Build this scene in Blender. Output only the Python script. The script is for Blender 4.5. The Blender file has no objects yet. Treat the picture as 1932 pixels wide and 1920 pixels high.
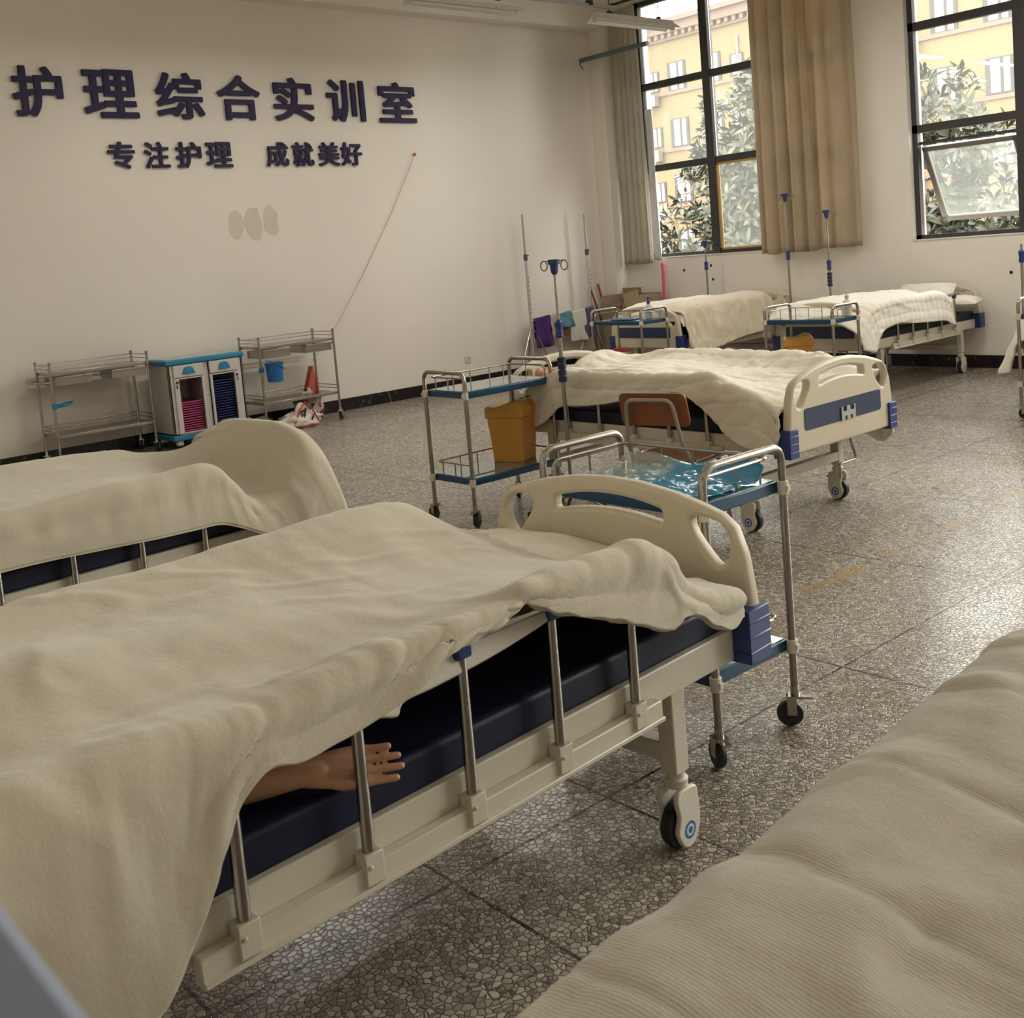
import bpy, bmesh, math, random
import numpy as np
from mathutils import Vector, Matrix, noise

random.seed(7)
S = bpy.context.scene
COL = S.collection
PI = math.pi

# ------------------------------------------------------------------ camera, world, light, exposure
def make_camera():
    f, cx, cy, W, H = 2075.14, 966.0, 692.28, 1932.0, 1920.0
    yaw, pitch, roll = (math.radians(a) for a in (-49.24385, 5.90967, 4.82284))
    fwd = Vector((math.sin(yaw) * math.cos(pitch), math.cos(yaw) * math.cos(pitch), -math.sin(pitch)))
    right = Vector((math.cos(yaw), -math.sin(yaw), 0))
    down = fwd.cross(right)
    r2 = math.cos(roll) * right + math.sin(roll) * down
    d2 = -math.sin(roll) * right + math.cos(roll) * down
    cam = bpy.data.cameras.new('camera')
    ob = bpy.data.objects.new('camera', cam)
    COL.objects.link(ob)
    M = Matrix((( r2.x, -d2.x, -fwd.x, 0), (r2.y, -d2.y, -fwd.y, 0), (r2.z, -d2.z, -fwd.z, 1.55), (0, 0, 0, 1)))
    ob.matrix_world = M
    cam.sensor_width = 36.0
    cam.lens = f * 36.0 / W
    cam.shift_y = (cy - H / 2) / W
    cam.clip_start = 0.01
    cam.clip_end = 300
    cam.dof.use_dof = True
    cam.dof.focus_distance = 4.5
    cam.dof.aperture_fstop = 13
    S.camera = ob
make_camera()

SKY = 10.0
w = bpy.data.worlds.new('world')
S.world = w
w.use_nodes = True
bgn = w.node_tree.nodes['Background']
bgn.inputs[0].default_value = (1.0, 0.975, 0.93, 1)
bgn.inputs[1].default_value = SKY

S.view_settings.view_transform = 'Standard'
S.view_settings.look = 'None'
S.view_settings.exposure = 0.0
S.view_settings.gamma = 1.0
S.view_settings.use_curve_mapping = False
S.cycles.use_denoising = True
S.cycles.max_bounces = 10
S.cycles.diffuse_bounces = 6
S.cycles.glossy_bounces = 4
S.cycles.transparent_max_bounces = 12
S.cycles.sample_clamp_indirect = 8.0
S.cycles.caustics_reflective = False
S.cycles.caustics_refractive = False

def area(name, loc, rot, sx, sy, power, color=(1, 1, 1), portal=False):
    l = bpy.data.lights.new(name, 'AREA')
    l.shape = 'RECTANGLE'
    l.size, l.size_y = sx, sy
    l.energy = power
    l.color = color
    if portal:
        l.cycles.is_portal = True
    o = bpy.data.objects.new(name, l)
    COL.objects.link(o)
    o.location = loc
    o.rotation_euler = rot
    return o
# daylight portals in the four windows of the far wall
for i, xc in enumerate((-7.95, -4.25, -0.55, 3.15)):
    area('daylight_portal', (xc, 10.97, 2.95), (-PI / 2, 0, 0), 3.3, 3.25, 0, portal=True)
# area lights added outside the two unseen right-hand windows to strengthen the daylight
area('window_daylight', (-0.50, 11.08, 2.94), (-PI / 2, 0, 0), 3.2, 3.2, 400, (1.0, 0.975, 0.925))
area('window_daylight', (3.25, 11.08, 2.94), (-PI / 2, 0, 0), 3.2, 3.2, 400, (1.0, 0.975, 0.925))

# ------------------------------------------------------------------ materials
MATS = {}
def mat(name, color, rough=0.5, metal=0.0, spec=0.5, bump=0.0, bscale=200.0, mottle=0.0, mscale=8.0, sheen=0.0, trans=0.0, coat=0.0):
    if name in MATS:
        return MATS[name]
    m = bpy.data.materials.new(name)
    m.use_nodes = True
    nt = m.node_tree
    b = nt.nodes['Principled BSDF']
    b.inputs['Base Color'].default_value = (*color, 1)
    b.inputs['Roughness'].default_value = rough
    b.inputs['Metallic'].default_value = metal
    b.inputs['Specular IOR Level'].default_value = spec
    if sheen:
        b.inputs['Sheen Weight'].default_value = sheen
    if coat:
        b.inputs['Coat Weight'].default_value = coat
    if trans:
        b.inputs['Transmission Weight'].default_value = trans
    tc = nt.nodes.new('ShaderNodeTexCoord')
    if mottle:
        n = nt.nodes.new('ShaderNodeTexNoise')
        n.inputs['Scale'].default_value = mscale
        n.inputs['Detail'].default_value = 5
        nt.links.new(tc.outputs['Object'], n.inputs['Vector'])
        mx = nt.nodes.new('ShaderNodeMix')
        mx.data_type = 'RGBA'
        mx.inputs[6].default_value = (*[c * (1 - mottle) for c in color], 1)
        mx.inputs[7].default_value = (*[min(1, c * (1 + mottle)) for c in color], 1)
        nt.links.new(n.outputs['Fac'], mx.inputs[0])
        nt.links.new(mx.outputs[2], b.inputs['Base Color'])
    if bump:
        n2 = nt.nodes.new('ShaderNodeTexNoise')
        n2.inputs['Scale'].default_value = bscale
        n2.inputs['Detail'].default_value = 3
        nt.links.new(tc.outputs['Object'], n2.inputs['Vector'])
        bp = nt.nodes.new('ShaderNodeBump')
        bp.inputs['Strength'].default_value = bump
        bp.inputs['Distance'].default_value = 0.004
        nt.links.new(n2.outputs['Fac'], bp.inputs['Height'])
        nt.links.new(bp.outputs['Normal'], b.inputs['Normal'])
    MATS[name] = m
    return m

IVORY = mat('ivory_plastic', (0.60, 0.53, 0.41), 0.42)
WHITEM = mat('white_painted_steel', (0.60, 0.55, 0.45), 0.38, mottle=0.05, mscale=5)
NAVY = mat('navy_vinyl', (0.008, 0.010, 0.034), 0.5, spec=.35, mottle=0.25, mscale=3)
PANEL = mat('blue_panel', (0.022, 0.038, 0.095), 0.35)
BLUEP = mat('blue_plastic', (0.018, 0.04, 0.17), 0.38)
STEEL = mat('brushed_steel', (0.42, 0.38, 0.345), 0.26, 1.0, mottle=0.08, mscale=14)
STEELD = mat('worn_steel_tube', (0.36, 0.32, 0.28), 0.27, 1.0, mottle=0.12, mscale=10)
CHROME = mat('chrome', (0.7, 0.68, 0.65), 0.12, 1.0)
RUBBER = mat('black_rubber', (0.012, 0.012, 0.014), 0.5)
WHITEP = mat('white_plastic', (0.66, 0.62, 0.53), 0.35)
RINGB = mat('badge_blue', (0.02, 0.13, 0.42), 0.35)
TRAYB = mat('teal_blue_edge', (0.0065, 0.055, 0.125), 0.3)
SHELFG = mat('blue_shelf_top', (0.07, 0.17, 0.22), 0.06, spec=0.9, coat=0.6)
YELLOW = mat('yellow_plastic', (0.62, 0.30, 0.05), 0.42, mottle=0.08)
DARK = mat('dark_print', (0.03, 0.02, 0.012), 0.6)
REDP = mat('red_plastic', (0.42, 0.02, 0.025), 0.35)
PINKP = mat('pink_plastic', (0.75, 0.08, 0.2), 0.35)
FRAME = mat('dark_window_frame', (0.042, 0.037, 0.04), 0.5)
BRASS = mat('yellow_sash_edge', (0.45, 0.27, 0.07), 0.45)
PLY = mat('varnished_plywood', (0.23, 0.085, 0.035), 0.3, mottle=0.22, mscale=5)
SEATW = mat('varnished_seat', (0.24, 0.105, 0.045), 0.32, mottle=0.2, mscale=6)
CHAIRT = mat('grey_painted_tube', (0.34, 0.30, 0.25), 0.4, 0.3)
SKIN = mat('manikin_skin', (0.55, 0.30, 0.18), 0.5, mottle=0.08)
SKINM = mat('pale_manikin_skin', (0.60, 0.33, 0.19), 0.45, mottle=0.05)
CARD = mat('cardboard', (0.28, 0.20, 0.125), 0.85, mottle=0.1)
CYAN = mat('cyan_plastic', (0.015, 0.19, 0.34), 0.4)
CABW = mat('cabinet_white', (0.56, 0.53, 0.50), 0.42)
TRAYN = mat('navy_tray', (0.014, 0.035, 0.15), 0.3)
TRAYP = mat('pink_tray', (0.50, 0.07, 0.21), 0.35)
BUCKET = mat('bucket_blue', (0.012, 0.13, 0.36), 0.35)
LETTER = mat('navy_letters', (0.022, 0.015, 0.060), 0.5, spec=0.25)
LAMPW = mat('lamp_enamel', (0.62, 0.60, 0.55), 0.4)
SHEET = mat('white_sheet', (0.72, 0.68, 0.60), 0.85, bump=0.3, bscale=40)
TUBEB = mat('grey_blue_tube', (0.10, 0.13, 0.17), 0.4)
ALU = mat('pale_aluminium_sill', (0.30, 0.34, 0.47), 0.45)
CURT = mat('khaki_curtain', (0.58, 0.48, 0.34), 0.85, mottle=0.25, mscale=4, bump=0.2, bscale=60, sheen=0.2)
CURT2 = mat('grey_beige_curtain', (0.60, 0.565, 0.46), 0.85, mottle=0.2, mscale=4, sheen=0.2)
for m_, tc_, tf_ in ((CURT, (.56, .46, .33), .40), (CURT2, (.56, .54, .46), .30)):
    # cloth lets some daylight through
    nt_ = m_.node_tree; pb_ = nt_.nodes['Principled BSDF']; ou_ = nt_.nodes['Material Output']
    tl_ = nt_.nodes.new('ShaderNodeBsdfTranslucent'); tl_.inputs[0].default_value = (*tc_, 1)
    ms_ = nt_.nodes.new('ShaderNodeMixShader'); ms_.inputs[0].default_value = tf_
    nt_.links.new(pb_.outputs[0], ms_.inputs[1]); nt_.links.new(tl_.outputs[0], ms_.inputs[2]); nt_.links.new(ms_.outputs[0], ou_.inputs[0])
LINING = mat('white_lining', (0.6, 0.6, 0.6), 0.8)

def quilt_mat(name, col, ribs=False, fuzz=0.5):
    m = mat(name, col, 0.92, spec=0.15, sheen=0.35)
    nt = m.node_tree
    b = nt.nodes['Principled BSDF']
    tc = nt.nodes.new('ShaderNodeTexCoord')
    n1 = nt.nodes.new('ShaderNodeTexNoise'); n1.inputs['Scale'].default_value = 55; n1.inputs['Detail'].default_value = 6
    n1.inputs['Roughness'].default_value = 0.7
    nt.links.new(tc.outputs['Object'], n1.inputs['Vector'])
    n3 = nt.nodes.new('ShaderNodeTexNoise'); n3.inputs['Scale'].default_value = 2.2; n3.inputs['Detail'].default_value = 4
    nt.links.new(tc.outputs['Object'], n3.inputs['Vector'])
    mx = nt.nodes.new('ShaderNodeMix'); mx.data_type = 'RGBA'
    mx.inputs[6].default_value = (col[0] * .90, col[1] * .885, col[2] * .84, 1)
    mx.inputs[7].default_value = (min(1, col[0] * 1.08), min(1, col[1] * 1.08), min(1, col[2] * 1.08), 1)
    nt.links.new(n3.outputs['Fac'], mx.inputs[0])
    nt.links.new(mx.outputs[2], b.inputs['Base Color'])
    bp = nt.nodes.new('ShaderNodeBump'); bp.inputs['Strength'].default_value = fuzz; bp.inputs['Distance'].default_value = 0.004
    nt.links.new(n1.outputs['Fac'], bp.inputs['Height'])
    last = bp
    if ribs:
        wv = nt.nodes.new('ShaderNodeTexWave'); wv.wave_type = 'BANDS'; wv.bands_direction = 'Y'
        wv.inputs['Scale'].default_value = 62; wv.inputs['Distortion'].default_value = 1.2; wv.inputs['Detail'].default_value = 2
        wv.inputs['Detail Scale'].default_value = 3
        nt.links.new(tc.outputs['Object'], wv.inputs['Vector'])
        b2 = nt.nodes.new('ShaderNodeBump'); b2.inputs['Strength'].default_value = 0.16; b2.inputs['Distance'].default_value = 0.003
        nt.links.new(wv.outputs['Fac'], b2.inputs['Height'])
        nt.links.new(bp.outputs['Normal'], b2.inputs['Normal'])
        last = b2
    nt.links.new(last.outputs['Normal'], b.inputs['Normal'])
    return m
QC = quilt_mat('cream_fleece_quilt', (0.50, 0.447, 0.363))
QR = quilt_mat('ribbed_cream_quilt', (0.445, 0.40, 0.33), ribs=True)
QM = quilt_mat('pale_quilted_cotton', (0.76, 0.70, 0.60), fuzz=0.3)
QW = quilt_mat('white_quilted_cotton', (0.86, 0.82, 0.74), fuzz=0.3)
QB = quilt_mat('beige_quilted_cotton', (0.78, 0.69, 0.55), fuzz=0.4)

def wall_mat(name, col, dirt=0.06):
    m = mat(name, col, 0.55, mottle=dirt, mscale=1.3, bump=0.05, bscale=60)
    return m
WALL = wall_mat('cream_wall_paint', (0.76, 0.71, 0.64))
WALL_BRIGHT = wall_mat('cream_wall_paint_worn', (0.80, 0.76, 0.69), 0.07)  # same cream paint, its colour lightened to stand in for brightness on the far wall
CEIL = wall_mat('ceiling_paint', (0.84, 0.80, 0.72))
def marble():
    m = bpy.data.materials.new('dark_marble_skirting'); m.use_nodes = True
    nt = m.node_tree; b = nt.nodes['Principled BSDF']; b.inputs['Roughness'].default_value = 0.25
    tc = nt.nodes.new('ShaderNodeTexCoord')
    n = nt.nodes.new('ShaderNodeTexNoise'); n.inputs['Scale'].default_value = 5; n.inputs['Detail'].default_value = 8; n.inputs['Distortion'].default_value = 2.5
    nt.links.new(tc.outputs['Object'], n.inputs['Vector'])
    cr = nt.nodes.new('ShaderNodeValToRGB')
    cr.color_ramp.elements[0].position = 0.60; cr.color_ramp.elements[0].color = (0.011, 0.006, 0.008, 1)
    cr.color_ramp.elements[1].position = 0.78; cr.color_ramp.elements[1].color = (0.22, 0.15, 0.08, 1)
    nt.links.new(n.outputs['Fac'], cr.inputs[0]); nt.links.new(cr.outputs[0], b.inputs['Base Color'])
    return m
MARBLE = marble()

def floor_mat():
    m = bpy.data.materials.new('terrazzo_floor'); m.use_nodes = True
    nt = m.node_tree; N = nt.nodes; Lk = nt.links.new
    b = N['Principled BSDF']
    tc = N.new('ShaderNodeTexCoord')
    def math_(op, a, c=None, d=None):
        n = N.new('ShaderNodeMath'); n.operation = op
        for i, v in enumerate((a, c, d)):
            if v is None: continue
            if isinstance(v, (int, float)): n.inputs[i].default_value = v
            else: Lk(v, n.inputs[i])
        return n.outputs[0]
    def ramp(src, stops):
        c = N.new('ShaderNodeValToRGB')
        while len(c.color_ramp.elements) < len(stops): c.color_ramp.elements.new(0.5)
        for e, (p, col) in zip(c.color_ramp.elements, stops):
            e.position = p; e.color = (*col, 1)
        Lk(src, c.inputs[0]); return c.outputs[0]
    def mix(f, a, c):
        n = N.new('ShaderNodeMix'); n.data_type = 'RGBA'
        for i, v in ((0, f), (6, a), (7, c)):
            if isinstance(v, (int, float)): n.inputs[i].default_value = v
            elif isinstance(v, tuple): n.inputs[i].default_value = (*v, 1)
            else: Lk(v, n.inputs[i])
        return n.outputs[2]
    # slightly warped chips
    nz = N.new('ShaderNodeTexNoise'); nz.inputs['Scale'].default_value = 30; nz.inputs['Detail'].default_value = 2
    Lk(tc.outputs['Object'], nz.inputs['Vector'])
    vm = N.new('ShaderNodeVectorMath'); vm.operation = 'SCALE'; vm.inputs[3].default_value = 0.012
    Lk(nz.outputs['Color'], vm.inputs[0])
    va = N.new('ShaderNodeVectorMath'); va.operation = 'ADD'
    Lk(tc.outputs['Object'], va.inputs[0]); Lk(vm.outputs[0], va.inputs[1])
    vd = N.new('ShaderNodeTexVoronoi'); vd.feature = 'DISTANCE_TO_EDGE'; vd.inputs['Scale'].default_value = 58
    Lk(va.outputs[0], vd.inputs['Vector'])
    vc = N.new('ShaderNodeTexVoronoi'); vc.feature = 'F1'; vc.inputs['Scale'].default_value = 58
    Lk(va.outputs[0], vc.inputs['Vector'])
    chipmask = ramp(vd.outputs['Distance'], [(0.03, (0, 0, 0)), (0.13, (1, 1, 1))])
    sep = N.new('ShaderNodeSeparateColor'); Lk(vc.outputs['Color'], sep.inputs[0])
    chip = ramp(sep.outputs[0], [(0.0, (0.25, 0.21, 0.17)), (0.35, (0.35, 0.305, 0.255)), (0.75, (0.48, 0.43, 0.36)), (1.0, (0.60, 0.54, 0.45))])
    col = mix(chipmask, (0.125, 0.103, 0.088), chip)
    # large stains
    big = N.new('ShaderNodeTexNoise'); big.inputs['Scale'].default_value = 1.1; big.inputs['Detail'].default_value = 6
    Lk(tc.outputs['Object'], big.inputs['Vector'])
    st = ramp(big.outputs['Fac'], [(0.30, (0.82, 0.80, 0.78)), (0.62, (1, 1, 1))])
    mu = N.new('ShaderNodeMix'); mu.data_type = 'RGBA'; mu.blend_type = 'MULTIPLY'; mu.inputs[0].default_value = 1.0
    Lk(col, mu.inputs[6]); Lk(st, mu.inputs[7]); col = mu.outputs[2]
    sx = N.new('ShaderNodeSeparateXYZ'); Lk(tc.outputs['Object'], sx.inputs[0])
    X, Y = sx.outputs[0], sx.outputs[1]
    # grout joints
    g = None
    for x0 in (-2.14, -3.56, -4.97, -6.06, -7.42, -8.80, -0.8, 0.6, 2.0):
        v = math_('COMPARE', X, x0, 0.0055); g = v if g is None else math_('MAXIMUM', g, v)
    for y0 in (1.51, 2.065, 3.265, 4.46, 5.66, 6.87, 8.07, 9.27, 0.86):
        g = math_('MAXIMUM', g, math_('COMPARE', Y, y0, 0.0055))
    gn = N.new('ShaderNodeTexNoise'); gn.inputs['Scale'].default_value = 6
    Lk(tc.outputs['Object'], gn.inputs['Vector'])
    gk = math_('MULTIPLY', g, ramp(gn.outputs['Fac'], [(0.3, (0.35, 0.35, 0.35)), (0.6, (1, 1, 1))]))
    col = mix(gk, col, (0.022, 0.017, 0.016))
    # dark scuffs
    sc = N.new('ShaderNodeTexNoise'); sc.inputs['Scale'].default_value = 9; sc.inputs['Detail'].default_value = 4
    Lk(tc.outputs['Object'], sc.inputs['Vector'])
    scm = ramp(sc.outputs['Fac'], [(0.70, (0, 0, 0)), (0.73, (1, 1, 1))])
    col = mix(math_('MULTIPLY', scm, 0.8), col, (0.03, 0.02, 0.018))
    # worn yellow line
    yl = math_('COMPARE', X, -2.71, 0.034)
    yl = math_('MULTIPLY', yl, math_('COMPARE', Y, 5.2, 1.75))
    yn = N.new('ShaderNodeTexNoise'); yn.inputs['Scale'].default_value = 3.4; yn.inputs['Detail'].default_value = 7
    Lk(tc.outputs['Object'], yn.inputs['Vector'])
    ym = ramp(yn.outputs['Fac'], [(0.44, (0, 0, 0)), (0.55, (1, 1, 1))])
    col = mix(math_('MULTIPLY', math_('MULTIPLY', yl, ym), 0.72), col, (0.34, 0.22, 0.075))
    Lk(col, b.inputs['Base Color'])
    rn = N.new('ShaderNodeTexNoise'); rn.inputs['Scale'].default_value = 2.3; rn.inputs['Detail'].default_value = 5
    Lk(tc.outputs['Object'], rn.inputs['Vector'])
    rr = ramp(rn.outputs['Fac'], [(0.3, (0.16, 0.16, 0.16)), (0.7, (0.27, 0.27, 0.27))])
    Lk(rr, b.inputs['Roughness'])
    b.inputs['Specular IOR Level'].default_value = 0.5
    bp = N.new('ShaderNodeBump'); bp.inputs['Strength'].default_value = 0.35; bp.inputs['Distance'].default_value = 0.003
    Lk(chipmask, bp.inputs['Height']); Lk(bp.outputs['Normal'], b.inputs['Normal'])
    return m
FLOOR = floor_mat()

def glass_mat(name, tint=(0.95, 0.97, 0.95), rough=0.0, haze=0.05):
    m = bpy.data.materials.new(name); m.use_nodes = True
    nt = m.node_tree; nt.nodes.clear()
    out = nt.nodes.new('ShaderNodeOutputMaterial')
    tr = nt.nodes.new('ShaderNodeBsdfTransparent'); tr.inputs[0].default_value = (*tint, 1)
    gl = nt.nodes.new('ShaderNodeBsdfGlossy'); gl.inputs['Roughness'].default_value = rough
    df = nt.nodes.new('ShaderNodeBsdfTranslucent'); df.inputs[0].default_value = (0.8, 0.82, 0.78, 1)
    fr = nt.nodes.new('ShaderNodeFresnel'); fr.inputs[0].default_value = 1.45
    a = nt.nodes.new('ShaderNodeMixShader'); a.inputs[0].default_value = haze
    nt.links.new(tr.outputs[0], a.inputs[1]); nt.links.new(df.outputs[0], a.inputs[2])
    c = nt.nodes.new('ShaderNodeMixShader')
    nt.links.new(fr.outputs[0], c.inputs[0]); nt.links.new(a.outputs[0], c.inputs[1]); nt.links.new(gl.outputs[0], c.inputs[2])
    nt.links.new(c.outputs[0], out.inputs[0])
    return m
GLASS = glass_mat('dusty_window_glass', haze=0.055)
GLASS2 = glass_mat('dirty_sash_glass', haze=0.075)
CLEAR = glass_mat('clear_plastic', (0.85, 0.9, 0.95), 0.1, 0.15)
def film_mat():
    m = mat('blue_plastic_film', (0.015, 0.36, 0.60), 0.10, spec=1.0, bump=0.9, bscale=22)
    nt = m.node_tree; b = nt.nodes['Principled BSDF']
    tc = nt.nodes.new('ShaderNodeTexCoord'); sx = nt.nodes.new('ShaderNodeSeparateXYZ'); nt.links.new(tc.outputs['Object'], sx.inputs[0])
    n = nt.nodes.new('ShaderNodeTexNoise'); n.inputs['Scale'].default_value = 9; nt.links.new(tc.outputs['Object'], n.inputs['Vector'])
    ad = nt.nodes.new('ShaderNodeMath'); ad.operation = 'MULTIPLY_ADD'; ad.inputs[1].default_value = .25
    nt.links.new(n.outputs['Fac'], ad.inputs[0]); nt.links.new(sx.outputs[0], ad.inputs[2])
    cr = nt.nodes.new('ShaderNodeMapRange'); cr.inputs[1].default_value = -2.33; cr.inputs[2].default_value = -2.20
    nt.links.new(ad.outputs[0], cr.inputs[0])
    mx = nt.nodes.new('ShaderNodeMix'); mx.data_type = 'RGBA'; mx.inputs[6].default_value = (.52, .60, .60, 1); mx.inputs[7].default_value = (.008, .29, .55, 1)
    nt.links.new(cr.outputs[0], mx.inputs[0]); nt.links.new(mx.outputs[2], b.inputs['Base Color'])
    m2 = nt.nodes.new('ShaderNodeMapRange'); m2.inputs[3].default_value = .28; m2.inputs[4].default_value = .88
    nt.links.new(cr.outputs[0], m2.inputs[0]); nt.links.new(m2.outputs[0], b.inputs['Alpha'])
    return m
FILM = film_mat()

# ------------------------------------------------------------------ mesh helpers
class MB:
    def __init__(s): s.v = []; s.f = []
    def add(s, vs, fs):
        o = len(s.v); s.v += [tuple(v) for v in vs]; s.f += [tuple(i + o for i in f) for f in fs]
    def box(s, c, d, M=None):
        x, y, z = (a / 2 for a in d)
        vs = [Vector((sx * x, sy * y, sz * z)) for sx in (-1, 1) for sy in (-1, 1) for sz in (-1, 1)]
        if M is not None: vs = [M @ v for v in vs]
        vs = [v + Vector(c) for v in vs]
        s.add(vs, [(0, 1, 3, 2), (4, 6, 7, 5), (0, 4, 5, 1), (2, 3, 7, 6), (0, 2, 6, 4), (1, 5, 7, 3)])
        return s
    def tube(s, pts, r, seg=10, closed=False, cap=True):
        pts = [Vector(p) for p in pts]; n = len(pts)
        rs = r if isinstance(r, (list, tuple)) else [r] * n
        ts = []
        for i in range(n):
            a = pts[(i - 1) % n] if (closed or i > 0) else pts[i]
            c = pts[(i + 1) % n] if (closed or i < n - 1) else pts[i]
            t = (c - a)
            ts.append(t.normalized() if t.length > 1e-9 else Vector((0, 0, 1)))
        up = Vector((0, 0, 1)) if abs(ts[0].z) < 0.9 else Vector((1, 0, 0))
        nrm = (up - up.dot(ts[0]) * ts[0]).normalized()
        rings = []; o = len(s.v)
        for i in range(n):
            nrm = (nrm - nrm.dot(ts[i]) * ts[i])
            nrm = nrm.normalized() if nrm.length > 1e-6 else ts[i].orthogonal().normalized()
            bn = ts[i].cross(nrm)
            for k in range(seg):
                a = 2 * PI * k / seg
                s.v.append(tuple(pts[i] + rs[i] * (math.cos(a) * nrm + math.sin(a) * bn)))
        m = n if closed else n - 1
        for i in range(m):
            for k in range(seg):
                j = (i + 1) % n
                s.f.append((o + i * seg + k, o + i * seg + (k + 1) % seg, o + j * seg + (k + 1) % seg, o + j * seg + k))
        if cap and not closed:
            s.f.append(tuple(o + k for k in range(seg))[::-1])
            s.f.append(tuple(o + (n - 1) * seg + k for k in range(seg)))
        return s
    def cyl(s, a, b, r, seg=20): return s.tube([a, b], r, seg)
    def lathe(s, prof, c=(0, 0, 0), axis='Z', seg=24):
        o = len(s.v); n = len(prof)
        for (r, z) in prof:
            for k in range(seg):
                a = 2 * PI * k / seg; x, y = r * math.cos(a), r * math.sin(a)
                p = (x, y, z) if axis == 'Z' else ((z, x, y) if axis == 'X' else (x, z, y))
                s.v.append((p[0] + c[0], p[1] + c[1], p[2] + c[2]))
        for i in range(n - 1):
            for k in range(seg):
                s.f.append((o + i * seg + k, o + i * seg + (k + 1) % seg, o + (i + 1) * seg + (k + 1) % seg, o + (i + 1) * seg + k))
        s.f.append(tuple(o + k for k in range(seg))[::-1]); s.f.append(tuple(o + (n - 1) * seg + k for k in range(seg)))
        return s
    def prism(s, poly, a0, a1, axis='X'):
        # poly in the two other axes, extruded from a0 to a1
        def P(u, w_, a): return (a, u, w_) if axis == 'X' else ((u, a, w_) if axis == 'Y' else (u, w_, a))
        n = len(poly); o = len(s.v)
        for a in (a0, a1):
            for (u, w_) in poly: s.v.append(P(u, w_, a))
        s.f.append(tuple(o + i for i in range(n))); s.f.append(tuple(o + n + i for i in range(n))[::-1])
        for i in range(n):
            j = (i + 1) % n; s.f.append((o + i, o + n + i, o + n + j, o + j))
        return s
    def grid(s, P):
        nu, nv = len(P), len(P[0]); o = len(s.v)
        for r in P: s.v += [tuple(p) for p in r]
        for i in range(nu - 1):
            for j in range(nv - 1):
                a = o + i * nv + j; s.f.append((a, a + 1, a + nv + 1, a + nv))
        return s

def link(name, me, parent=None):
    o = bpy.data.objects.new(name, me); COL.objects.link(o)
    if parent is not None: o.parent = parent
    return o
def obj(name, mb, m, parent=None, bevel=0.0, sharp=38, segs=2):
    me = bpy.data.meshes.new(name)
    me.from_pydata(mb.v, [], mb.f); me.update()
    bm = bmesh.new(); bm.from_mesh(me); bmesh.ops.recalc_face_normals(bm, faces=bm.faces); bm.to_mesh(me); bm.free()
    me.materials.append(m)
    me.polygons.foreach_set('use_smooth', [True] * len(me.polygons))
    me.set_sharp_from_angle(angle=math.radians(sharp))
    o = link(name, me, parent)
    if bevel:
        md = o.modifiers.new('bevel', 'BEVEL'); md.width = bevel; md.segments = segs; md.limit_method = 'ANGLE'; md.angle_limit = math.radians(40)
        md.harden_normals = False
    return o
def fillet(pts, r, n=6):
    pts = [Vector(p) for p in pts]; out = [pts[0]]
    for i in range(1, len(pts) - 1):
        p = pts[i]; a = (pts[i - 1] - p); b = (pts[i + 1] - p)
        la, lb = a.length, b.length; a.normalize(); b.normalize()
        ang = a.angle(b)
        d = min(r / math.tan(ang / 2), la * .49, lb * .49)
        q0, q1 = p + a * d, p + b * d
        for k in range(n + 1):
            t = k / n
            out.append((1 - t) ** 2 * q0 + 2 * t * (1 - t) * p + t * t * q1)
    out.append(pts[-1]); return out
def tag(o, label, cat, group=None, kind=None):
    o['label'] = label; o['category'] = cat
    if group: o['group'] = group
    if kind: o['kind'] = kind
    return o
def thing(name, label, cat, loc=(0, 0, 0), rz=0.0, group=None):
    o = bpy.data.objects.new(name, None); COL.objects.link(o)
    o.location = loc; o.rotation_euler = (0, 0, rz); o.empty_display_size = 0.1
    return tag(o, label, cat, group)
def struct(name, mb, m, parent=None, **k):
    o = obj(name, mb, m, parent, **k)
    if parent is None: o['kind'] = 'structure'
    return o
def dup(root, loc, rz, label, group=None):
    def cp(o, par):
        c = o.copy(); COL.objects.link(c)
        if par is not None: c.parent = par
        for ch in list(o.children): cp(ch, c)
        return c
    r = cp(root, None); r.location = loc; r.rotation_euler = (0, 0, rz); r['label'] = label
    if group: r['group'] = group
    return r

def plate(name, outer, holes, depth, bev, m, parent, M, res=2):
    """flat plate with rounded edges: outline and holes in 2D, then placed by M"""
    cu = bpy.data.curves.new('tmp', 'CURVE'); cu.dimensions = '2D'; cu.fill_mode = 'BOTH'
    cu.extrude = depth / 2 - bev; cu.bevel_depth = bev; cu.bevel_resolution = res; cu.offset = -bev
    for ring in [outer] + holes:
        sp = cu.splines.new('POLY'); sp.points.add(len(ring) - 1)
        for p, q in zip(sp.points, ring): p.co = (q[0], q[1], 0, 1)
        sp.use_cyclic_u = True
    return curve_obj(name, cu, m, parent, M)
def curve_obj(name, cu, m, parent, M):
    t = bpy.data.objects.new('tmp', cu); COL.objects.link(t)
    dg = bpy.context.evaluated_depsgraph_get(); dg.update()
    me = bpy.data.meshes.new_from_object(t.evaluated_get(dg)); me.name = name
    bpy.data.objects.remove(t); bpy.data.curves.remove(cu)
    me.transform(M); me.materials.clear(); me.materials.append(m)
    me.polygons.foreach_set('material_index', [0] * len(me.polygons))
    me.polygons.foreach_set('use_smooth', [True] * len(me.polygons))
    me.set_sharp_from_angle(angle=math.radians(42))
    return link(name, me, parent)
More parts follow.
